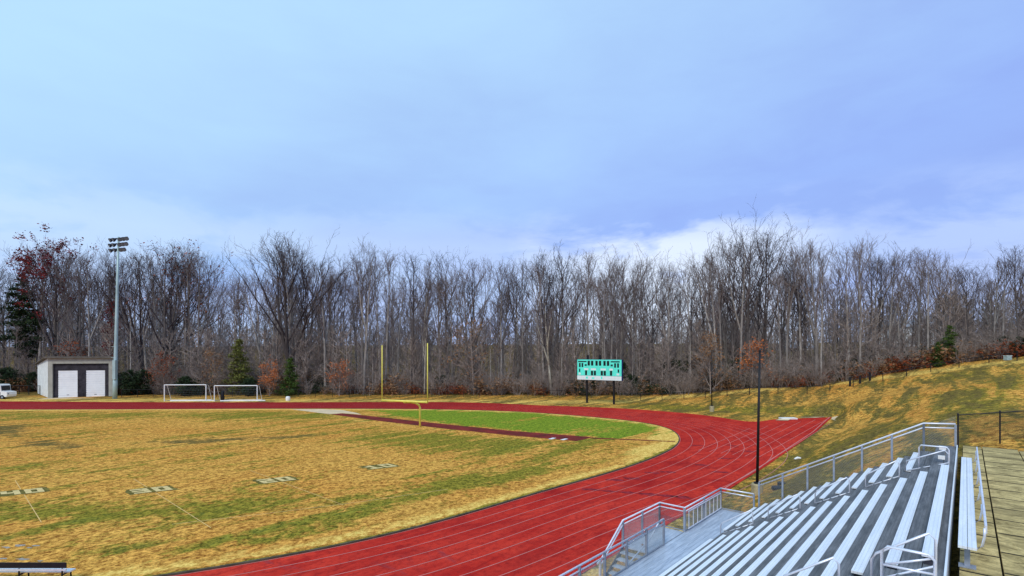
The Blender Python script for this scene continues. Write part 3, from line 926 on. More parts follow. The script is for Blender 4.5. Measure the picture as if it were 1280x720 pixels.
for b in bx:
    MB().tube([b - Vector((0, 0, .1)), b + Vector((0, 0, 6.75))], [.062, .058], 10).build('upright', 'yellow', gpst, smooth=True)

# ------------------------------------------------------------------ soccer goals
def soccer_goal(x0, x1, y, label, ytop, extra):
    a = Vector(((x0 - 640) / F * y, y, 0)); b = Vector(((x1 - 640) / F * (y + .6), y + .6, 0))
    z = CAMZ - (ytop - HY) / F * y
    g = thing('soccer_goal', label, 'goal', a, 'portable soccer goals')
    t = (b - a).normalized(); bk = Vector((t.y, -t.x, 0)) * -1
    up = Vector((0, 0, z))
    for p in (a, b): MB().tube([p + Vector((0, 0, -.05)), p + up], .09, 8).build('post', 'white', g)
    MB().tube([a + up, b + up], .085, 8).build('crossbar', 'white', g)
    back = MB()
    for p in (a, b):
        back.tube([p + up, p + up + bk * .9 - Vector((0, 0, .15)), p + bk * 2.2 + Vector((0, 0, .06))], .045, 6)
        back.tube([p + Vector((0, 0, .06)), p + bk * 2.2 + Vector((0, 0, .06))], .05, 6)
    back.tube([a + bk * 2.2 + Vector((0, 0, .06)), b + bk * 2.2 + Vector((0, 0, .06))], .05, 6)
    back.build('back_frame', 'white', g)
    grd = MB().tube([a + t * 1.2 - bk * .3 + Vector((0, 0, .10)), b + t * 1.6 - bk * .3 + Vector((0, 0, .10))], .12, 6)
    grd.build('ground_bar', 'white', g)
    # net: open square mesh hanging from the back frame
    nt = MB(); n = 26
    for i in range(n + 1):
        p = a.lerp(b, i / n)
        nt.tube([p + up + bk * .9 - Vector((0, 0, .15)), p + bk * 2.2 + Vector((0, 0, .06))], .007, 3, False)
    for j in range(8):
        f_ = j / 8; o = bk * (.9 + 1.3 * f_) + Vector((0, 0, (z - .15) * (1 - f_) + .06 * f_))
        nt.tube([a + o, b + o], .007, 3, False)
    nt.build('net', 'wire', g)
    return g, a, b, bk
g1 = soccer_goal(205.5, 257.5, 96.5, 'white soccer goal nearer the shed and light pole', 481.2, 0)
g2_ = soccer_goal(268, 321.5, 96.5, 'white soccer goal farther from the shed, beside the white barrel', 482.2, 1)
kp = pz(278, 500, 98); kp.z = 0
bg = MB().tube([kp + Vector((0, 0, 0)), kp + Vector((.05, 0, .5)), kp + Vector((0, 0, 1.1)), kp + Vector((.1, 0, 1.7)), kp + Vector((.05, 0, 1.95))], [.30, .36, .33, .26, .1], 9)
tag(bg.build('rolled_net', 'black', smooth=True), 'dark rolled up net standing inside a white soccer goal', 'net')
bp_ = Vector((*gp(360, 501.2), 0))
br_ = thing('barrel', 'small white barrel beside the far straight of the red track', 'barrel', bp_)
MB().tube([bp_, bp_ + Vector((0, 0, .08)), bp_ + Vector((0, 0, .4)), bp_ + Vector((0, 0, .72)), bp_ + Vector((0, 0, .80))], [.36, .40, .43, .40, .36], 14).build('body', 'white', br_, smooth=True)
MB().tube([bp_ + Vector((0, 0, .801)), bp_ + Vector((0, 0, .86))], [.30, .28], 14).build('lid', 'roller', br_)

# ------------------------------------------------------------------ shed
th = R(20); Lf = 10.9
A_ = Vector((-93.8, 103.5, 0)); fx = Vector((math.cos(th), math.sin(th), 0)); B_ = A_ + fx * Lf
D_ = pz(47, 494, 111); D_.z = 0; bk = (D_ - A_); nrm = Vector((fx.y, -fx.x, 0))  # faces the field
Hf, Hb = 8.15, 6.6
shed = thing('equipment_shed', 'pale block shed with two white roller doors in a dark brick front', 'shed', A_)
def P3(s, z, d=0.0): return A_ + fx * s + Vector((0, 0, z)) + nrm * d
DEP = bk
w_ = MB()
# side and back walls
def wall(mb, p, q, zt0, zt1, t):
    mb.prism([p, q, q + Vector((0, 0, zt1)), p + Vector((0, 0, zt0))], t)
inw = bk.normalized()
wall(w_, A_, A_ + DEP, Hf, Hb, fx * .25)
wall(w_, B_, B_ + DEP, Hf, Hb, fx * -.25)
wall(w_, A_ + DEP + fx * .251, B_ + DEP - fx * .251, Hb, Hb, -inw * .25)
w_.build('wall', 'block', shed)
# front frame: piers and header
pr_ = MB()
def fbox(mb, s0, s1, z0, z1, d0, d1):
    c = P3((s0 + s1) / 2, (z0 + z1) / 2, (d0 + d1) / 2)
    mb.box(c, fx * (s1 - s0) / 2, nrm * (d1 - d0) / 2, (0, 0, (z1 - z0) / 2))
fbox(pr_, 0, .75, 0, 8.12, .003, .35); fbox(pr_, 10.15, Lf, 0, 8.12, .003, .35); fbox(pr_, .752, 10.148, 6.95, 8.12, .003, .35)
pr_.build('front_frame', 'trim', shed)
bw = MB(); fbox(bw, .752, 1.5, 0, 6.94, -.25, .0); fbox(bw, 4.75, 6.15, 0, 6.94, -.25, 0); fbox(bw, 9.4, 10.15, 0, 6.94, -.25, 0); fbox(bw, 1.5, 4.75, 5.55, 6.94, -.25, 0); fbox(bw, 6.15, 9.4, 5.55, 6.94, -.25, 0)
bw.build('brick_front', 'brick', shed)
for s0, s1 in ((1.5, 4.75), (6.15, 9.4)):
    d = MB(); n = 12
    for i in range(n):
        z0 = 5.55 * i / n; z1 = 5.55 * (i + 1) / n
        fbox(d, s0 + .02, s1 - .02, z0 + .045, z1 - .045, -.16, -.06)
    fbox(d, s0 + .005, s1 - .005, 0.0, 5.55, -.24, -.161)
    do = d.build('roller_door', 'roller', shed)
    hd = MB(); fbox(hd, (s0 + s1) / 2 - .2, (s0 + s1) / 2 + .2, .5, .6, -.058, -.03); hd.build('handle', 'dark', do)
rf = MB()
o1 = nrm * .75 - fx * .45
poly = [A_ + o1 + Vector((0, 0, Hf + .12)), B_ + nrm * .75 + fx * .45 + Vector((0, 0, Hf + .12)), B_ + DEP * 1.05 + fx * .45 + Vector((0, 0, Hb + .02)), A_ + DEP * 1.05 - fx * .45 + Vector((0, 0, Hb + .02))]
rf.prism(poly, (0, 0, .14)); rfo = rf.build('roof', 'fascia', shed)
fa = MB(); fbox(fa, -.45, Lf + .45, Hf - .12, Hf + .30, .755, .85); fa.build('fascia', 'fascia', rfo)
ap = MB(); fbox(ap, -.4, Lf + .6, -.1, .03, .36, 3.2); structure(ap.build('apron', 'sand', shed))

# ------------------------------------------------------------------ stadium light
lp_ = Vector((*gp(143.5, 498.5), 0)); lt = pz(148.2, 296, lp_.y)
SL = thing('stadium_light', 'very tall grey floodlight mast with three tiers of lamps beside the shed', 'floodlight', lp_)
Hh = lt.z
def at(z): return lp_ + Vector((.75 * z / Hh, 0, z))
MB().tube([at(-.3), at(3.5), at(3.6), at(12), at(22), at(Hh)], [.42, .40, .36, .31, .25, .17], 14).build('pole', 'polep', SL, smooth=True)
cb = MB().box(at(5.8) + Vector((.15, -.42, 0)), (.28, 0, 0), (0, .22, 0), (0, 0, 1.9)); cb.build('control_cabinet', 'polep', SL)
stp = MB()
for z in (8.2, 10.4): stp.bar(at(z) + Vector((-.9, 0, 0)), at(z), .07)
stp.build('climbing_step', 'polep', SL)
axd = Vector((.93, -.36, 0))
for zi, (z, xs, sh) in enumerate(((Hh - .25, (-1.75, -.75, .45, 1.5, 2.45), 0), (Hh - 1.3, (-1.85, -.75, .45, 1.4, 2.35), 0), (Hh - 2.35, (-1.6, -.35, .85, 1.75), 0))):
    arm = MB().bar(at(z) + axd * (xs[0] - .3), at(z) + axd * (xs[-1] + .3), .12).build('cross_arm', 'lamp', SL)
    for k, x in enumerate(xs):
        pp = at(z) + axd * x
        aim = Vector((-.55 if k < 2 else .5, -.75, -.45)).normalized()
        l_ = MB().tube([pp + Vector((0, 0, -.02)) - aim * .1, pp + aim * .10 + Vector((0, 0, -.12)), pp + aim * .36 + Vector((0, 0, -.14)), pp + aim * .60 + Vector((0, 0, -.16))], [.10, .22, .36, .42], 12)
        lo = l_.build('floodlamp', 'lamp', SL, smooth=False)
        e_ = pp + aim * .602 + Vector((0, 0, -.16))
        MB().tube([e_, e_ + aim * .02], [.38, .36], 12).build('lens', 'lens', lo)

# ------------------------------------------------------------------ dark poles
def dark_pole(px, pyb, pyt, z, label, dx=0.0):
    x, y = gp(px, pyb, z); zt = CAMZ - (pyt - HY) / F * y
    p = Vector((x, y, z)); t = Vector((x + dx, y, zt))
    o = thing('light_pole', label, 'pole', (x, y, z - .3), 'slim black poles round the track')
    q = p + (t - p) * .08
    MB().tube([p + Vector((0, 0, -.6)), p + Vector((0, 0, .55)), p + Vector((0, 0, .62))], [.34, .34, .30], 14).build('footing', 'pier', o)
    MB().tube([p + Vector((0, 0, .62)), p + Vector((0, 0, .70))], [.2, .2], 12).build('base_plate', 'black', o)
    MB().tube([p + Vector((0, 0, .70)), t], [.085, .058], 12).build('shaft', 'black', o, smooth=True)
    MB().tube([t, t + Vector((0, 0, .10)), t + Vector((0, 0, .14))], [.075, .075, .04], 10).build('cap', 'black', o)
    return o
dark_pole(946.5, 617, 440, .45, 'slim black light pole on a round concrete footing beside the bleacher', .16)
dark_pole(889.8, 512.5, 442, .25, 'slim dark light pole standing at the foot of the hill beyond the track bend', 0)

# ------------------------------------------------------------------ scoreboard
l0 = Vector((*gp(733.8, 503.6), 0)); r0 = Vector((*gp(767.4, 505.6), 0))
ex = (r0 - l0).normalized(); en = Vector((ex.y, -ex.x, 0))
mid = (l0 + r0) / 2
sb = thing('scoreboard', 'teal scoreboard with black digit windows and a white bottom strip', 'scoreboard', mid)
for p in (l0, r0):
    MB().bar(p + Vector((0, 0, -.3)), p + Vector((0, 0, 7.4)), .28, .28).build('post', 'black', sb)
W_ = 8.6; zb, zt_ = 4.25, 7.95; pc = mid + ex * .05 + en * .5
def sbox(x0, x1, z0, z1, d0, d1, mb=None):
    mb = mb or MB()
    return mb.box(pc + ex * ((x0 + x1) / 2) + en * ((d0 + d1) / 2) + Vector((0, 0, (z0 + z1) / 2)), ex * (x1 - x0) / 2, en * (d1 - d0) / 2, (0, 0, (z1 - z0) / 2))
cabm = sbox(-W_ / 2, W_ / 2, zb, zt_, -.35, .18); cab = cabm.build('cabinet', 'cabshade', sb)
hz_ = zt_ - zb
def fx_(x): return (x - 205) / (693 - 205) * W_ - W_ / 2
def fzz(y): return zt_ - (y - 175) / (403 - 175) * hz_
face = sbox(-W_ / 2 + .03, W_ / 2 - .03, fzz(354), zt_ - .03, .182, .23).build('face_panel', 'teal', sb)
stripo = sbox(-W_ / 2 + .03, W_ / 2 - .03, zb + .02, fzz(356), .182, .24).build('sponsor_strip', 'sign', sb)
wins = [(325, 350, 190, 243), (363, 388, 190, 243), (412, 437, 190, 243), (450, 475, 190, 243), (499, 524, 190, 243), (537, 562, 190, 243),
        (227, 245, 215, 262), (256, 275, 215, 262), (615, 634, 215, 262), (646, 665, 215, 262), (227, 241, 280, 315), (652, 667, 280, 315),
        (296, 318, 297, 350), (362, 386, 300, 350), (394, 418, 300, 350), (470, 494, 300, 350), (502, 526, 300, 350), (570, 593, 297, 350)]
for x0, x1, y0, y1 in wins:
    sbox(fx_(x0), fx_(x1), fzz(y1), fzz(y0), .232, .245).build('digit_window', 'led', face)
for x0, x1 in ((217, 312), (578, 672)): sbox(fx_(x0), fx_(x1), fzz(206), fzz(192), .232, .245).build('team_bar', 'ledb', face)
for x0, x1 in ((291, 314), (577, 600)): sbox(fx_(x0), fx_(x1), fzz(248), fzz(228), .232, .245).build('possession_lamp', 'ledb', face)
for x0, x1, y0, y1 in ((285, 333, 274, 294), (360, 418, 274, 294), (467, 526, 274, 294), (563, 600, 274, 294), (222, 245, 325, 345), (640, 668, 325, 345)):
    sbox(fx_(x0), fx_(x1), fzz(y1), fzz(y0), .231, .238).build('caption_plate', 'sign', face)
for x0, x1, y0, y1 in ((305, 328, 366, 390), (372, 400, 372, 390), (470, 488, 362, 390)):
    sbox(fx_(x0), fx_(x1), fzz(y1), fzz(y0), .242, .250).build('sponsor_mark', 'teal', stripo)
for x in (320, 455):
    tp = MB(); tp.bar(pc + ex * fx_(x) + Vector((0, 0, zt_ + .002)), pc + ex * fx_(x) + Vector((0, 0, zt_ + .8)), .3, .3); tp.build('horn', 'black', sb)

# ------------------------------------------------------------------ utility vehicle at the left edge
Yv = 100.5
vx1 = (19.5 - 640) / F * Yv - 1.7
vb = Vector((vx1, Yv, 0))
van = thing('utility_vehicle', 'white boxy vehicle with dark windows parked beyond the far straight', 'vehicle', vb)
ux = Vector((1, 0, 0)); dy = Vector((0, 2.0, 0))
def side(pts): return [vb + Vector((x, 0, z)) for x, z in pts]
MB().prism(side([(-5.2, .5), (-.12, .5), (0, .9), (-.05, 1.45), (-1.15, 1.62), (-5.2, 1.62)]), dy).build('body', 'white', van)
MB().prism(side([(-5.0, 1.622), (-1.15, 1.622), (-1.3, 2.78), (-1.5, 2.95), (-5.0, 2.95)]), dy).build('cabin', 'white', van)
MB().box(vb + Vector((-1.85, -.012, 2.22)), (.45, 0, 0), (0, .01, 0), (0, 0, .40)).build('window', 'glass', van)
MB().box(vb + Vector((-3.1, -.012, 2.22)), (.65, 0, 0), (0, .01, 0), (0, 0, .40)).build('window', 'glass', van)
MB().prism([vb + Vector((-1.13, .12, 1.72)), vb + Vector((-1.13, 1.88, 1.72)), vb + Vector((-1.27, 1.88, 2.66)), vb + Vector((-1.27, .12, 2.66))], (.03, 0, 0)).build('windscreen', 'glass', van)
MB().box(vb + Vector((-2.9, -.015, .98)), (1.6, 0, 0), (0, .012, 0), (0, 0, .45)).build('door', 'navyplank', van)
for x in (-.95, -4.3):
    c = vb + Vector((x, -.04, .42))
    t_ = MB().tube([c, c + Vector((0, .26, 0))], .42, 16).build('wheel', 'tyre', van)
    MB().tube([c - Vector((0, .012, 0)), c - Vector((0, .002, 0))], .22, 12).build('rim', 'galv', t_)
MB().tube([vb + Vector((-.03, .3, 1.1)), vb + Vector((.01, .3, 1.1))], .14, 10).build('headlight', 'lens', van)

# ------------------------------------------------------------------ players' bench, bottom left
by = 19.9; bxr = -17.35; 
pb = thing('players_bench', 'dark backed metal bench on the brown grass near the track', 'bench', (bxr - 2.2, by, 0))
MB().box((bxr - 2.3, by, .76), (2.3, 0, 0), (0, .02, 0), (0, 0, .105)).build('backrest', 'navyplank', pb)
MB().box((bxr - 2.3, by + .28, .44), (2.3, 0, 0), (0, .15, 0), (0, 0, .025)).build('seat', 'alu', pb)
MB().box((bxr - 2.3, by - .005, .585), (2.3, 0, 0), (0, .03, 0), (0, 0, .03)).build('lower_slat', 'rail', pb)
for x in (-.18, -1.86, -3.5):
    MB().bar((bxr + x - .05, by + .06, .0), (bxr + x, by + .025, .62), .05).bar((bxr + x, by + .43, .0), (bxr + x, by + .4, .42), .05).bar((bxr + x, by, .38), (bxr + x, by + .42, .38), .05).build('leg', 'black', pb)

# ------------------------------------------------------------------ small things on the bank
def ground_at(px, py):
    z = 0
    for _ in range(8):
        x, y = gp(px, py, z); z = hz(x, y)
    return Vector((x, y, z))
p = ground_at(993, 574)
tag(MB().tube([p, p + Vector((.3, .06, .10)), p + Vector((.55, .0, .08))], [.08, .11, .07], 8).build('drain_pipe', 'white'), 'short white pipe end lying on the grass bank beside the track', 'pipe')
for px, py, lab in ((973, 611, 'larger dark flat manhole cover on the bank just behind the bleacher end'), (977, 605.5, 'smaller dark flat manhole cover on the bank just behind the bleacher end')):
    p = ground_at(px, py); r_ = .38 if py > 608 else .24
    tag(MB().tube([p + Vector((0, 0, -.05)), p + Vector((0, 0, .10)), p + Vector((0, 0, .13))], [r_, r_, r_ * .8], 14).build('manhole_cover', 'black'), lab, 'lid')
p = ground_at(985, 524.2)
tag(MB().box(p + Vector((0, 0, .14)), (1.05, 0, 0), (0, .5, 0), (0, 0, .09)).build('white_board', 'white'), 'low white board lying at the end of the straight chute', 'board')
y = 79; x = (1259.5 - 640) / F * y; z = hz(x, y)
eb = thing('utility_box', 'small grey green utility box at the wood edge on the hilltop', 'utility box', (x, y, z))
MB().box((x, y, z + .3), (.38, 0, 0), (0, .3, 0), (0, 0, .34)).build('cabinet', 'polep', eb)
MB().box((x, y, z + .67), (.42, 0, 0), (0, .34, 0), (0, 0, .03)).build('lid', 'sign', eb)

# houses behind the wood
def house(px, py, y, w, hgt, label):
    x = (px - 640) / F * y; zb_ = CAMZ - (py - HY) / F * y
    h_ = thing('house', label, 'house', (x, y, zb_))
    MB().box((x, y + 4, zb_ + hgt / 2 - 1), (w / 2, 0, 0), (0, 4, 0), (0, 0, hgt / 2 + 1)).build('wall', 'stone', h_)
    e = .5
    MB().prism([(x - w/2 - e, y - e, zb_ + hgt), (x - w/2 - e, y + 8 + e, zb_ + hgt), (x - w/2 - e, y + 4, zb_ + hgt + 2.6)], (w + 2 * e, 0, 0)).build('roof', 'roof', h_)
    for i in range(3):
        xx = x - w / 2 + w * (i + .5) / 3
        f_ = MB().box((xx, y - .03, zb_ + hgt * .55), (.6, 0, 0), (0, .03, 0), (0, 0, .8)).build('window', 'glass', h_)
        MB().box((xx, y - .06, zb_ + hgt * .55 - .88), (.75, 0, 0), (0, .08, 0), (0, 0, .06)).build('sill', 'white', f_)
house(1142, 436, 165, 14, 7, 'pale house glimpsed between trunks left of the yellow green pine')
house(1178, 426, 175, 9, 5.5, 'pale house glimpsed just above the yellow green pine')
house(1000, 447, 190, 10, 3.5, 'low distant house seen through the trees right of the tall black pole')

# ------------------------------------------------------------------ trees
def cyl(vs, fs, pts, rads, n):
    i0 = len(vs); m = len(pts)
    for k in range(m):
        a = pts[min(k + 1, m - 1)]; b = pts[max(k - 1, 0)]
        tx, ty, tz_ = a[0]-b[0], a[1]-b[1], a[2]-b[2]
        L = math.sqrt(tx*tx + ty*ty + tz_*tz_) or 1; tx /= L; ty /= L; tz_ /= L
        if abs(tz_) < .9: ax, ay, az = ty, -tx, 0.0
        else: ax, ay, az = 0.0, tz_, -ty
        L = math.sqrt(ax*ax + ay*ay + az*az) or 1; ax /= L; ay /= L; az /= L
        bx, by_, bz = ty*az - tz_*ay, tz_*ax - tx*az, tx*ay - ty*ax
        r = rads[k]; p = pts[k]
        for j in range(n):
            c, s = math.cos(2*math.pi*j/n) * r, math.sin(2*math.pi*j/n) * r
            vs.append((p[0] + ax*c + bx*s, p[1] + ay*c + by_*s, p[2] + az*c + bz*s))
    for k in range(m - 1):
        for j in range(n):
            fs.append((i0 + k*n + j, i0 + k*n + (j+1) % n, i0 + (k+1)*n + (j+1) % n, i0 + (k+1)*n + j))

def grow(rnd, start, d, L, r0, r1, nseg, wob, trop):
    """one shoot: returns its points and radii"""
    p = list(start); pts = [tuple(p)]; rads = [r0]; d = list(d)
    for k in range(nseg):
        d[0] += rnd.gauss(0, wob); d[1] += rnd.gauss(0, wob); d[2] += rnd.gauss(0, wob * .6) + trop
        l = math.sqrt(d[0]**2 + d[1]**2 + d[2]**2); d = [c / l for c in d]
        p = [p[i] + d[i] * L / nseg for i in range(3)]
        pts.append(tuple(p)); rads.append(r0 + (r1 - r0) * (k + 1) / nseg)
    return pts, rads, d

def lerp_pts(pts, t):
    f = t * (len(pts) - 1); i = min(int(f), len(pts) - 2); f -= i
    return tuple(pts[i][k] + (pts[i+1][k] - pts[i][k]) * f for k in range(3)), [pts[i+1][k] - pts[i][k] for k in range(3)]

def dir_off(rnd, t, ang, az=None):
    T_ = Vector(t).normalized(); ref = Vector((0, 0, 1)) if abs(T_.z) < .95 else Vector((1, 0, 0))
    a = T_.cross(ref).normalized(); b = T_.cross(a)
    az = rnd.uniform(0, 2 * math.pi) if az is None else az
    return (T_ * math.cos(ang) + (a * math.cos(az) + b * math.sin(az)) * math.sin(ang))[:]

def bare_tree(seed, h=27., clear=.45, nl=15, spread=.22, ang=(25, 48), forks=0, tr=.27, sub=5, twig=6, fine=2, lean=0.0, low=7, trop=.085, tk=1.0, vase=False):
    rnd = random.Random(seed)
    tv, tf, cv, cf, tips = [], [], [], [], []
    d = (rnd.gauss(0, .022) + lean, rnd.gauss(0, .022), 1)
    pts, rads, _ = grow(rnd, (0, 0, -.3), d, h * .96, tr, .035, 14, .018, .035)
    cyl(tv, tf, pts, rads, 7)
    stems = [(pts, rads, clear)]
    for k in range(forks):
        t = clear * rnd.uniform(.72, 1.05); p, tt = lerp_pts(pts, t)
        dd = dir_off(rnd, tt, R(rnd.uniform(16, 30)))
        q, qr, _ = grow(rnd, p, dd, h * (1 - t) * rnd.uniform(.82, .97), tr * (1 - t) * 1.0, .03, 10, .05, .09)
        cyl(tv, tf, q, qr, 6); stems.append((q, qr, .22))
    for pts_, rads_, c0 in stems:
        n = nl if pts_ is pts else max(6, int(nl * .55))
        for i in range(n):
            t = c0 + (1 - c0) * ((i + rnd.random()) / n) ** .9 * .97
            p, tt = lerp_pts(pts_, t)
            rr = rads_[0] + (rads_[-1] - rads_[0]) * t
            if vase: L = h * ((1 - t) * rnd.uniform(.62, .98) * (1 if pts_ is pts else .8) + .05)
            else: L = h * spread * (1.15 - .75 * (t - c0) / (1 - c0)) * rnd.uniform(.7, 1.2)
            sl_ = min(L, h * .24) if vase else L
            q, qr, _ = grow(rnd, p, dir_off(rnd, tt, R(rnd.uniform(*ang)), i * 2.4 + rnd.random()), L, max(.06, rr * .66), .018, 8, .085 if vase else .13, trop)
            cyl(cv, cf, q, qr, 5)
            for j in range(sub):
                t2 = .2 + .8 * (j + rnd.random()) / sub
                p2, tt2 = lerp_pts(q, min(t2, .99))
                q2, qr2, _ = grow(rnd, p2, dir_off(rnd, tt2, R(rnd.uniform(22, 50))), sl_ * rnd.uniform(.28, .58), .026 * tk, .012 * tk, 4, .15, trop * .8)
                cyl(cv, cf, q2, qr2, 3)
                for m in range(twig):
                    t3 = .1 + .9 * (m + rnd.random()) / twig
                    p3, tt3 = lerp_pts(q2, min(t3, .99))
                    q3, qr3, _ = grow(rnd, p3, dir_off(rnd, tt3, R(rnd.uniform(20, 52))), sl_ * rnd.uniform(.12, .27), .015 * tk, .008 * tk, 2, .15, .12)
                    cyl(cv, cf, q3, qr3, 3); tips.append(q3[-1])
                    for _f in range(fine):
                        p4, tt4 = lerp_pts(q3, rnd.uniform(.2, .95))
                        q4, qr4, _ = grow(rnd, p4, dir_off(rnd, tt4, R(rnd.uniform(20, 50))), sl_ * rnd.uniform(.06, .15), .011 * tk, .007 * tk, 1, .1, .1)
                        cyl(cv, cf, q4, qr4, 3); tips.append(q4[-1])
    for i in range(low):    # thin dead side shoots on the clear bole
        p, tt = lerp_pts(pts, rnd.uniform(.12, clear))
        q, qr, _ = grow(rnd, p, dir_off(rnd, tt, R(rnd.uniform(50, 85))), h * rnd.uniform(.06, .15), .03, .009, 4, .15, .03)
        cyl(cv, cf, q, qr, 3)
        for j in range(6):
            p2, tt2 = lerp_pts(q, rnd.uniform(.2, .95)); q2, qr2, _ = grow(rnd, p2, dir_off(rnd, tt2, R(45)), h * rnd.uniform(.03, .07), .012, .006, 2, .15, .05); cyl(cv, cf, q2, qr2, 3)
    return (tv, tf), (cv, cf), tips

def leaves(rnd, centres, n, size, jit):
    vs, fs = [], []
    for _ in range(n):
        c = rnd.choice(centres); c = [c[i] + rnd.gauss(0, jit) for i in range(3)]
        a = Vector((rnd.gauss(0, 1), rnd.gauss(0, 1), rnd.gauss(0, .6))).normalized(); b = a.cross(Vector((rnd.gauss(0, 1), rnd.gauss(0, 1), rnd.gauss(0, 1)))).normalized()
        s = size * rnd.uniform(.6, 1.4); i0 = len(vs); c = Vector(c)
        for k, (x, y_) in enumerate(((-1, 0), (0, -.55), (1, 0), (0, .55))): vs.append(tuple(c + a * x * s + b * y_ * s))
        fs.append((i0, i0 + 1, i0 + 2, i0 + 3))
    return vs, fs

def mk(name, vf, m):
    me = bpy.data.meshes.new(name); me.from_pydata(vf[0], [], vf[1]); me.materials.append(M[m]); return me

ARCH = []
def add_arch(key, leafmat=None, nleaf=0, lsize=.16, bark='bark', tmat='twig', **kw):
    t, c, tips = bare_tree(**kw)
    parts = [('trunk', mk('trunk', t, bark)), ('crown', mk('crown', c, tmat))]
    if leafmat:
        rnd = random.Random(kw['seed']); seeds = rnd.sample(tips, max(8, len(tips) // 14))
        ls = leaves(rnd, seeds, nleaf, lsize, .42)
        parts.append(('foliage', mk('foliage', ls, leafmat)))
    A = dict(key=key, parts=parts, h=kw.get('h', 27.))
    ARCH.append(A); return A

tall = [add_arch('tall', seed=s, clear=c, nl=n, ang=an, forks=f, vase=True, trop=.10, sub=7, twig=5, fine=1) for s, c, n, an, f in (
    (11, .44, 10, (20, 38), 0), (12, .52, 9, (16, 34), 0), (13, .40, 11, (20, 42), 1), (14, .56, 9, (16, 32), 0), (15, .46, 10, (22, 44), 1), (16, .36, 10, (20, 40), 1), (17, .50, 9, (14, 30), 0), (18, .42, 10, (18, 36), 1), (19, .48, 9, (24, 46), 0))]
talld = [add_arch('dark', seed=s, clear=c, nl=10, ang=(20, 40), forks=f, vase=True, trop=.10, sub=7, twig=5, fine=1, bark='barkdark', tmat='twigdark') for s, c, f in ((21, .44, 1), (22, .52, 0), (23, .40, 1), (24, .48, 1))]
wide = [add_arch('wide', seed=s, clear=.24, nl=9, ang=(24, 46), forks=f, tr=.34, vase=True, trop=.075, bark='barkdark', tmat='twigdark', sub=7, twig=5, fine=1) for s, f in ((31, 3), (32, 3))]
slim = [add_arch('slim', seed=s, h=17., clear=c, nl=15, spread=.20, ang=(28, 62), tr=.10, sub=5, twig=5, fine=1) for s, c in ((41, .22), (42, .30), (43, .15), (44, .2))]
pale = [add_arch('pale', seed=51, h=20., clear=.42, nl=9, spread=.2, ang=(25, 60), forks=2, tr=.24, bark='barkpale', tmat='twig'),
        add_arch('pale', seed=52, h=24., clear=.5, nl=12, spread=.2, ang=(25, 50), forks=1, tr=.20, bark='barkpale', tmat='twig')]
redt = [add_arch('red', 'crimson', 3600, .18, seed=61, clear=.28, nl=10, ang=(22, 42), forks=2, vase=True, trop=.08, sub=7, twig=5, fine=1, bark='barkdark', tmat='twigdark', tr=.28),
        add_arch('red', 'crimson', 1700, .18, seed=62, h=20., clear=.2, nl=16, spread=.14, ang=(24, 46), bark='barkdark', tr=.16),
        add_arch('rust', 'russet', 900, .17, seed=63, clear=.28, nl=10, ang=(24, 46), forks=3, vase=True, trop=.075, sub=9, twig=6, fine=1, bark='barkdark', tmat='twigdark', tr=.32)]
sap = [add_arch('beech', lm, n, .15, seed=s, h=h, clear=.08, nl=15, spread=.46, ang=(35, 75), tr=.09, sub=6, twig=5, fine=1, bark='brush', tmat='brush') for s, lm, n, h in
       ((71, 'orange', 1500, 7.), (72, 'tan', 1000, 9.), (73, 'russet', 900, 8.), (74, 'tan', 500, 11.), (75, 'orange', 1100, 7.5))]

def evergreen(seed, h, rad_, m, n=5200, clear=.04, size=.20, shape='cone', droop=-.1, trunk='barkdark'):
    rnd = random.Random(seed); vs, fs, tv, tf = [], [], [], []
    pts, rads, _ = grow(rnd, (0, 0, -.2), (0, 0, 1), h, .03 * h ** .5 + .03, .02, 10, .02, .03)
    cyl(tv, tf, pts, rads, 6)
    seeds = []
    nb = 46
    for i in range(nb):
        t = clear + (1 - clear) * (i + rnd.random()) / nb * .98
        if shape == 'cone': L = rad_ * (1 - t) ** .75 * rnd.uniform(.55, 1.1) + .25
        elif shape == 'pine': L = rad_ * math.sin(math.pi * min(1, max(0.08, (t - clear) / (1 - clear))) ** .7) * rnd.uniform(.45, 1.1) + .3
        else: L = rad_ * math.sqrt(max(.05, 1 - (2 * t - 1) ** 2)) * rnd.uniform(.55, 1.05)
        p, tt = lerp_pts(pts, min(t, .99)); az = i * 2.4 + rnd.random()
        q, qr, _ = grow(rnd, p, (math.cos(az), math.sin(az), .25 + droop), L, .03, .01, 4, .1, droop * .3)
        cyl(tv, tf, q, qr, 3)
        for j in range(max(3, int(L * 3))):
            c, _t = lerp_pts(q, min(.99, .2 + .8 * rnd.random())); seeds.append((c, .16 + .10 * L))
    for _ in range(n):
        c, j = rnd.choice(seeds); c = Vector((c[0] + rnd.gauss(0, j), c[1] + rnd.gauss(0, j), c[2] + rnd.gauss(0, j * .55)))
        a = Vector((rnd.gauss(0, 1), rnd.gauss(0, 1), rnd.gauss(0, .5))).normalized(); b = a.cross(Vector((rnd.gauss(0, 1), rnd.gauss(0, 1), rnd.gauss(0, 1)))).normalized()
        s = size * rnd.uniform(.6, 1.4); i0 = len(vs)
        for x, y_ in ((-1, 0), (0, -.4), (1, 0), (0, .4)): vs.append(tuple(c + a * x * s + b * y_ * s))
        fs.append((i0, i0 + 1, i0 + 2, i0 + 3))
    A = dict(key='evergreen', parts=[('trunk', mk('trunk', (tv, tf), trunk)), ('crown', mk('crown', (vs, fs), m))], h=h)
    ARCH.append(A); return A
eg_pine = evergreen(81, 22., 3.6, 'dgreen', 7000, .28, .26, 'pine')
eg_cone = evergreen(82, 11., 3.2, 'olive', 6500, .03, .20)
eg_cone2 = evergreen(83, 9., 2.4, 'mgreen', 4600, .03, .18)
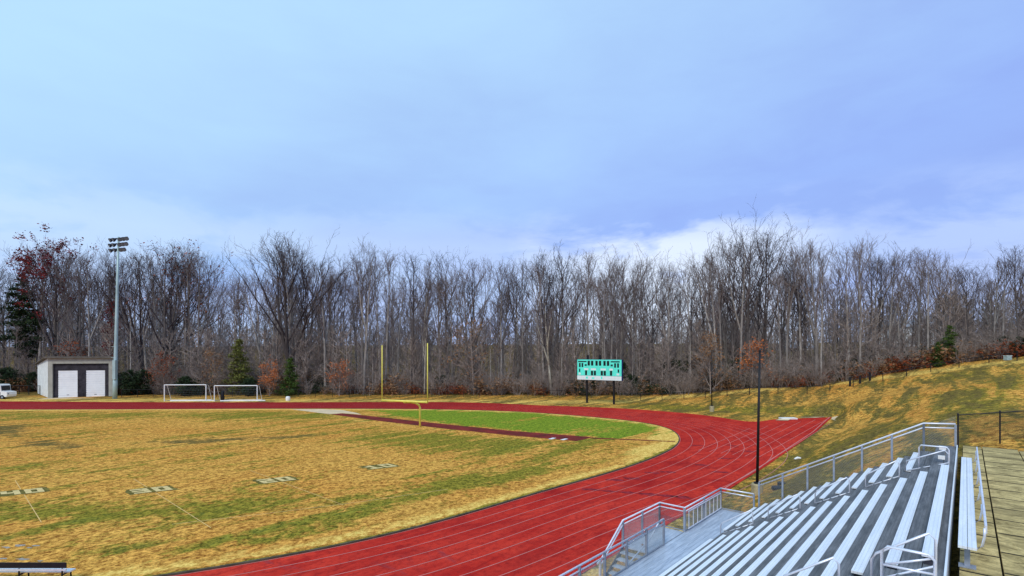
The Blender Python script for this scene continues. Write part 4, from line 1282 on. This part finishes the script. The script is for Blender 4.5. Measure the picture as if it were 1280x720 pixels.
eg_yel = evergreen(84, 14., 2.8, 'mgreen', 5600, .10, .22, 'pine')
eg_bush = evergreen(85, 5., 2.6, 'dgreen', 4200, .02, .19, 'ball')
eg_bush2 = evergreen(86, 6., 2.6, 'dgreen', 3800, .02, .19, 'ball')

def plant(A, px, y, top=None, h=None, name='tree', label='', group=None, cat='tree', rz=None, dz=0.0):
    x = (px - 640) / F * y; z = hz(x, y) + dz
    if h is None: h = CAMZ - (top - HY) / F * y - z
    s = h / A['h']
    r = bpy.data.objects.new(name, None); COL.objects.link(r)
    r.location = (x, y, z); sx = s * random.uniform(.92, 1.12) if h > 12 else s
    r.scale = (sx, sx, s); r.rotation_euler = (0, 0, random.uniform(0, 6.28) if rz is None else rz)
    tag(r, label, cat, group)
    for nm, me in A['parts']:
        o = bpy.data.objects.new(nm, me); COL.objects.link(o); o.parent = r
    return r

# height of the skyline measured along the picture
SKX = [-120, 0, 30, 45, 70, 95, 120, 165, 205, 240, 258, 270, 300, 325, 345, 362, 385, 400, 430, 455, 500, 560, 600, 640, 690, 720, 760, 785, 815, 840, 860, 905, 922, 935, 950, 965, 990, 1020, 1045, 1075, 1115, 1160, 1200, 1245, 1265, 1280, 1400]
SKY = [325, 330, 326, 314, 309, 309, 312, 316, 307, 306, 318, 336, 338, 334, 306, 298, 308, 330, 326, 314, 319, 317, 323, 318, 315, 314, 320, 322, 327, 318, 313, 311, 296, 291, 300, 322, 309, 303, 318, 306, 313, 315, 321, 321, 312, 310, 306]
def sky_y(px): return float(np.interp(px, SKX, SKY))
def edge_y(px):  # distance at which the wood begins
    return float(np.interp(px, [-200, 0, 150, 640, 770, 850, 960, 1060, 1147, 1250, 1290, 1420], [116, 114, 110, 107.5, 105.5, 101, 97, 94, 90.5, 84, 80, 72]))

# --- trees that stand out
plant(redt[0], 70, 117, 308, label='tall dark tree holding red brown leaves left of the floodlight mast', name='red_leaved_tree', rz=.4)
plant(redt[1], 136, 116, 372, label='slender crimson leaved tree just left of the floodlight mast', name='red_leaved_tree', rz=1.0)
plant(eg_pine, 36, 119, 342, label='dark green pine rising left of the shed', name='pine_tree', rz=1.)
plant(redt[2], 208, 113, 305, label='broad spreading dark tree with a few rusty leaves right of the mast', name='oak_tree', rz=2.2)
plant(wide[0], 178, 114, 318, label='wide many stemmed bare tree close right of the floodlight mast', name='bare_tree', rz=.8)
plant(wide[1], 362, 112, 296, label='big broad bare tree standing above the skyline left of the goalpost', name='bare_tree', rz=2.0)
plant(talld[0], 934, 103, 290, label='tallest dark bare tree beside the top of the slim black pole', name='bare_tree', rz=.3)
plant(talld[2], 916, 104, 304, label='dark bare tree just left of the tallest tree', name='bare_tree', rz=1.7)
plant(pale[0], 689, 108.5, 372, label='pale barked sycamore with white limbs left of the scoreboard', name='sycamore_tree', rz=2.6)
plant(pale[1], 530.5, 109, 392, label='white trunked slim tree behind the right goalpost upright', name='sycamore_tree', rz=.5)
plant(tall[4], 455, 110, 312, label='bare tree whose top stands clear above the left goalpost upright', name='bare_tree', rz=.5)
plant(tall[2], 1075, 95, 304, label='tall bare tree with pale trunk right behind the three stout posts', name='bare_tree', rz=1.5)
plant(tall[5], 1020, 97, 301, label='tall narrow bare tree between the black pole and the stout posts', name='bare_tree', rz=2.5)
plant(talld[1], 1277, 82, 308, label='dark bare tree cut by the right picture edge on the hilltop', name='bare_tree', rz=2.5)
plant(tall[0], 1160, 92, 313, label='tall bare tree just left of the yellow green pine', name='bare_tree', rz=.9)
plant(eg_cone, 298, 108.5, 421, label='large olive green cone shaped evergreen behind the right soccer goal', name='evergreen_tree', rz=.3)
plant(eg_cone2, 361, 107, 446, label='small bright green fir right of the orange sapling', name='fir_tree')
plant(eg_yel, 1186, 88.5, 405, label='yellow green pine at the wood edge on the hill', name='pine_tree', rz=.7)
plant(eg_cone2, 1172, 88, 426, label='darker green fir tucked left of the yellow green pine', name='fir_tree')
plant(sap[0], 337, 106.5, 456, label='bright orange leaved sapling behind the right soccer goal', name='beech_sapling', cat='sapling')
plant(sap[4], 424, 106, 455, label='spreading orange leaved sapling left of the goalpost', name='beech_sapling', cat='sapling')
plant(sap[4], 940, 98, 430, label='orange brown leaved sapling behind the tall black pole', name='beech_sapling', cat='sapling')
plant(sap[1], 888, 98, 424, label='tall tan leaved sapling left of the tall black pole', name='beech_sapling', cat='sapling')
plant(sap[1], 268, 107, 444, label='tan leaved sapling left of the olive evergreen', name='beech_sapling', cat='sapling')
plant(sap[2], 205, 108, 446, label='rusty leaved sapling behind the left soccer goal post', name='beech_sapling', cat='sapling')
plant(sap[3], 592, 108, 405, label='reddish brown small tree right of the goalpost', name='beech_sapling', cat='sapling')
plant(sap[2], 93, 114, 432, label='rusty leaved sapling showing above the shed roof', name='beech_sapling', cat='sapling')
for px, y, h, A, lab in ((178, 109.5, 5.4, eg_bush, 'dark evergreen bush just right of the floodlight mast'), (160, 108.5, 5.5, eg_bush2, 'dark evergreen bush hugging the floodlight mast'),
                         (80, 119, 8.5, eg_bush2, 'dark green evergreen above the shed roof'), (232, 106.8, 4.2, eg_bush, 'dark evergreen bush behind the left soccer goal'),
                         (247, 107.6, 3.4, eg_bush2, 'low evergreen bush between the two soccer goals'), (8, 113, 5.5, eg_bush, 'dark evergreen bush behind the parked white vehicle'),
                         (40, 114, 4.5, eg_bush2, 'dark evergreen bush at the shed side wall'), (312, 106.5, 3.8, eg_bush, 'dark evergreen bush at the foot of the olive evergreen'),
                         (738, 108.5, 3.6, eg_bush2, 'dark evergreen bush under the scoreboard'), (789, 106.5, 4.2, eg_bush, 'dark evergreen bush just right of the scoreboard'), (777, 111, 6.5, eg_bush2, 'tall dark evergreen behind the right end of the scoreboard'),
                         (926, 103, 6.0, eg_bush, 'dark evergreen left of the tall black pole'), (870, 107, 7.5, eg_bush2, 'large dark evergreen behind the tan sapling'),
                         (1255, 86, 3.6, eg_bush, 'dark evergreen bush above the utility box'), (1236, 88, 3.0, eg_bush2, 'dark evergreen bush left of the utility box'), (1276, 82, 3.2, eg_bush2, 'dark evergreen bush at the right picture edge on the hill'),
                         (1068, 96.5, 3.6, eg_bush2, 'green bush behind the stout hill posts'), (552, 111, 4.0, eg_bush, 'dim evergreen bush right of the white trunked tree'), (842, 111, 6.5, eg_bush, 'dim evergreen between scoreboard and slim dark pole')):
    plant(A, px, y, h=h, label=lab, name='evergreen_bush', cat='bush')

# --- the wood itself
REG = [(-200, 140, 'bare trees left of the floodlight mast', 'grey bare tree crowded in the wood left of the floodlight mast'),
       (140, 330, 'bare trees behind the soccer goals', 'grey bare tree crowded in the wood behind the two soccer goals'),
       (330, 470, 'bare trees left of the goalpost', 'grey bare tree crowded in the wood between the soccer goals and the goalpost'),
       (470, 545, 'bare trees behind the goalpost', 'grey bare tree crowded in the wood directly behind the goalpost'),
       (545, 715, 'bare trees between goalpost and scoreboard', 'grey bare tree crowded in the wood between goalpost and scoreboard'),
       (715, 785, 'bare trees behind the scoreboard', 'grey bare tree crowded in the wood directly behind the scoreboard'),
       (785, 950, 'bare trees right of the scoreboard', 'grey bare tree crowded in the wood between scoreboard and tall black pole'),
       (950, 1100, 'bare trees behind the hill posts', 'grey bare tree in the wood between tall black pole and stout hill posts'),
       (1100, 1500, 'bare trees on the hilltop', 'grey bare tree in the wood along the hilltop at the right')]
def region(px):
    for a, b, g, l in REG:
        if a <= px < b: return g, l
    return REG[-1][2:]
def scatter(n, x0, x1, depth, tops, arch, nm='bare_tree'):
    for i in range(n):
        px = x0 + (x1 - x0) * (i + random.uniform(.1, .9)) / n
        y = edge_y(px) + random.uniform(*depth)
        top = sky_y(px) + random.uniform(*tops)
        g, l = region(px)
        plant(random.choice(arch), px, y, top, label=l, group=g, name=nm)
mix = tall * 2 + talld
scatter(50, -60, 1330, (2, 8), (0, 15), mix)
scatter(58, -60, 1330, (4, 13), (12, 38), mix)
scatter(60, -60, 1330, (10, 24), (24, 62), mix + slim)
scatter(84, -60, 1330, (1, 12), (40, 125), slim, 'young_bare_tree')
scatter(16, 540, 1330, (1, 5), (14, 60), tall)

# --- the far wood: one mass behind the trees one can tell apart
def merged(name, protos, places, m):
    VS, FS, off = [], [], 0
    for (k, x, y, z, sx, sz, rz) in places:
        v, f = protos[k]
        c, s = math.cos(rz), math.sin(rz)
        w = np.c_[(v[:, 0] * c - v[:, 1] * s) * sx + x, (v[:, 0] * s + v[:, 1] * c) * sx + y, v[:, 2] * sz + z]
        VS.append(w); FS.append(f + off); off += len(v)
    VS = np.vstack(VS); FS = np.vstack(FS)
    me = bpy.data.meshes.new(name)
    me.vertices.add(len(VS)); me.vertices.foreach_set('co', VS.astype(np.float32).ravel())
    me.loops.add(FS.size); me.loops.foreach_set('vertex_index', FS.astype(np.int32).ravel())
    me.polygons.add(len(FS)); me.polygons.foreach_set('loop_start', np.arange(0, FS.size, 4, dtype=np.int32))
    me.update(calc_edges=True); me.materials.append(M[m])
    o = bpy.data.objects.new(name, me); COL.objects.link(o); return o
protos = []
for s in range(5):
    (tv, tf), (cv, cf), _ = bare_tree(200 + s, h=26, clear=.22, nl=18, spread=.22, ang=(26, 54), sub=5, twig=4, fine=0, tr=.24, low=10, tk=1.6)
    protos.append((np.array(tv + cv), np.array(tf + [tuple(i + len(tv) for i in f) for f in cf])))
pl_ = []
for i in range(300):
    px = random.uniform(-160, 1420); y = edge_y(px) + random.uniform(26, 95)
    x = (px - 640) / F * y; z = hz(x, y)
    h = min(CAMZ - (sky_y(px) + random.uniform(38, 84) - HY) / F * y - z, 32); s = max(8, h) / 26
    pl_.append((random.randrange(5), x, y, z, s * 1.25, s, random.uniform(0, 6.28)))
for i in range(200):
    px = random.uniform(-200, 1460); y = random.uniform(185, 262)
    x = (px - 640) / F * y; z = hz(x, y)
    h = CAMZ - (sky_y(px) + random.uniform(42, 86) - HY) / F * y - z; s = min(max(9, h), 34) / 26
    pl_.append((random.randrange(5), x, y, z, s * 1.7, s, random.uniform(0, 6.28)))
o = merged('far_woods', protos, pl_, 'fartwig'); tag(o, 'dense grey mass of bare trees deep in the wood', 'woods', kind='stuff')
protos = []
for s in range(5):
    (tv, tf), (cv, cf), _ = bare_tree(260 + s, h=12, clear=.10, nl=20, spread=.26, ang=(28, 66), sub=5, twig=4, fine=0, tr=.09, low=3, tk=1.25)
    protos.append((np.array(tv + cv), np.array(tf + [tuple(i + len(tv) for i in f) for f in cf])))
pl_ = []
for i in range(860):
    px = random.uniform(-160, 1420); y = edge_y(px) + 2.5 + 135 * random.random() ** 2
    if px > 950 and random.random() < .35: continue
    x = (px - 640) / F * y; s = random.uniform(.45, 1.3)
    pl_.append((random.randrange(5), x, y, hz(x, y), s * 1.15, s, random.uniform(0, 6.28)))
o = merged('understorey', protos, pl_, 'brush'); tag(o, 'thicket of thin bare saplings filling the wood between the tall trunks', 'saplings', kind='stuff')

def brush_proto(seed, h=3.2, n=16):
    rnd = random.Random(seed); vs, fs = [], []
    for i in range(n):
        a = rnd.uniform(0, 6.28); r = rnd.uniform(0, .8)
        q, qr, _ = grow(rnd, (math.cos(a) * r, math.sin(a) * r, -.1), (math.cos(a) * .4, math.sin(a) * .4, 1), h * rnd.uniform(.5, 1.1), .022, .008, 4, .12, .05)
        cyl(vs, fs, q, qr, 3)
        for j in range(9):
            p, tt = lerp_pts(q, rnd.uniform(.15, .98)); q2, q2r, _ = grow(rnd, p, dir_off(rnd, tt, R(rnd.uniform(25, 60))), h * rnd.uniform(.12, .35), .012, .006, 2, .15, .04); cyl(vs, fs, q2, q2r, 3)
            for k in range(2):
                p3, t3 = lerp_pts(q2, rnd.uniform(.2, .95)); q3, q3r, _ = grow(rnd, p3, dir_off(rnd, t3, R(45)), h * rnd.uniform(.06, .16), .008, .005, 1, .1, 0); cyl(vs, fs, q3, q3r, 3)
    return np.array(vs), np.array(fs)
bp2 = [brush_proto(300 + s) for s in range(4)]
pl_ = []
for i in range(620):
    px = random.uniform(-120, 1380); y = edge_y(px) + abs(random.gauss(0, 1)) * 9 - .5
    x = (px - 640) / F * y; s = random.uniform(.6, 1.9)
    pl_.append((random.randrange(4), x, y, hz(x, y), s * 1.1, s, random.uniform(0, 6.28)))
o = merged('undergrowth', bp2, pl_, 'brush'); tag(o, 'tangled brown grey brush along the foot of the wood', 'undergrowth', kind='stuff')
def leafy_proto(seed, h, n, size):
    rnd = random.Random(seed); c = [(rnd.gauss(0, .8), rnd.gauss(0, .8), rnd.uniform(.1, 1) ** 1.3 * h) for _ in range(26)]
    v, f = leaves(rnd, c, n, size, .32); return np.array(v), np.array(f)
lp2 = [leafy_proto(400 + s, 2.0, 420, .13) for s in range(3)]
def leafy(name, n, m, label, xs, spread, sc):
    pl = []
    for i in range(n):
        x0, x1 = random.choice(xs); px = random.uniform(x0, x1); y = edge_y(px) + abs(random.gauss(0, 1)) * spread
        x = (px - 640) / F * y; s = random.uniform(*sc)
        pl.append((random.randrange(3), x, y, hz(x, y) - .1, s * 1.2, s, random.uniform(0, 6.28)))
    tag(merged(name, lp2, pl, m), label, 'undergrowth', kind='stuff')
leafy('russet_undergrowth', 190, 'russet', 'low rusty leaved shrubs scattered along the foot of the wood', [(-80, 60), (1090, 1180), (1090, 1180), (1240, 1330), (440, 720), (60, 330), (950, 1100)], 5, (.5, 1.2))
leafy('tan_undergrowth', 190, 'tan', 'dry tan leaved shrubs scattered through the wood edge', [(-100, 1350)], 9, (.6, 1.9))
leafy('evergreen_undergrowth', 80, 'dgreen', 'dark evergreen shrubs in the gloom under the trees', [(-100, 1350), (140, 420), (700, 950), (1000, 1330)], 8, (.6, 1.7))

# ------------------------------------------------------------------ sky, sun, camera
SUN_AZ, SUN_EL = R(205), R(42)          # measured clockwise from +Y (the view), seen from above
w = bpy.data.worlds.new('World'); scene.world = w; w.use_nodes = True
nt = NT(w.node_tree); bgn = w.node_tree.nodes['Background']
sky = nt.new('ShaderNodeTexSky', sky_type='NISHITA', sun_disc=False, sun_elevation=SUN_EL, sun_rotation=SUN_AZ)
sky.air_density = 1.0; sky.dust_density = 1.0; sky.ozone_density = 1.5
tc = nt.new('ShaderNodeTexCoord').outputs['Generated']
sp = nt.new('ShaderNodeSeparateXYZ'); nt.put(sp.inputs[0], tc)
X_, Y_, Zs = sp.outputs
# cloud deck: project the direction on to a level layer of cloud
zc = nt.math('MAXIMUM', nt.math('ADD', Zs, .10), .05)
cv_ = nt.new('ShaderNodeCombineXYZ')
nt.put(cv_.inputs[0], nt.math('DIVIDE', X_, zc)); nt.put(cv_.inputs[1], nt.math('DIVIDE', Y_, zc))
big = nt.noise(cv_.outputs[0], .34, 4, .45, .1)
med = nt.noise(nt.mapping(tc, (1, 1, 3.0)), 3.6, 8, .58, .25)
tex = nt.math('ADD', nt.math('MULTIPLY', big, .75), nt.math('MULTIPLY', med, .25))
base = nt.mix(nt.ramp(tex, .38, .62), (2.5, 3.55, 7.7), (3.1, 4.75, 9.0))
# paler cyan veil overhead and to the left, deeper blue low on the right
lr_ = nt.ramp(nt.math('ADD', nt.math('ADD', nt.math('MULTIPLY', X_, .5), nt.math('MULTIPLY', Zs, -1.45)), nt.math('MULTIPLY', nt.math('SUBTRACT', tex, .5), -1.0)), -.20, -.92)
base = nt.mix(nt.math('MULTIPLY', lr_, .95), base, (4.5, 7.0, 9.2))
# bright broken cloud low over the trees, brightest right of centre
az = nt.math('SUBTRACT', nt.math('DIVIDE', X_, nt.math('MAXIMUM', Y_, .05)), .32)
azf = nt.ramp(nt.math('MULTIPLY', az, az), .11, .0)
band = nt.math('MULTIPLY', nt.ramp(Zs, .285, .20), nt.math('ADD', .28, nt.math('MULTIPLY', azf, .62)))
low = nt.math('MULTIPLY', band, nt.ramp(nt.math('ADD', med, nt.math('MULTIPLY', nt.ramp(Zs, .28, .16), .16)), .49, .62))
base = nt.mix(nt.math('MULTIPLY', low, .95), base, (7.6, 8.4, 9.7))
fin = nt.mix(.90, sky.outputs[0], base)
nt.put(bgn.inputs[0], fin); bgn.inputs[1].default_value = .095

sl_ = bpy.data.lights.new('sun', 'SUN'); sl_.energy = 1.5; sl_.angle = R(12); sl_.color = (1, .93, .82)
so = bpy.data.objects.new('sun', sl_); COL.objects.link(so)
sd = Vector((math.sin(SUN_AZ) * math.cos(SUN_EL), math.cos(SUN_AZ) * math.cos(SUN_EL), math.sin(SUN_EL)))
so.rotation_euler = sd.to_track_quat('Z', 'Y').to_euler()

cam = bpy.data.cameras.new('camera'); co = bpy.data.objects.new('camera', cam); COL.objects.link(co)
co.location = (0, 0, CAMZ); co.rotation_euler = (R(90), 0, 0)
cam.sensor_width = 36; cam.lens = F / 1280 * 36; cam.shift_y = (HY - 360) / 1280; cam.clip_end = 9000; cam.clip_start = .1
scene.camera = co
vs_ = scene.view_settings
vs_.view_transform = 'Standard'; vs_.look = 'None'; vs_.gamma = 1; vs_.exposure = 0.35
vs_.use_curve_mapping = False
scene.cycles.max_bounces = 6
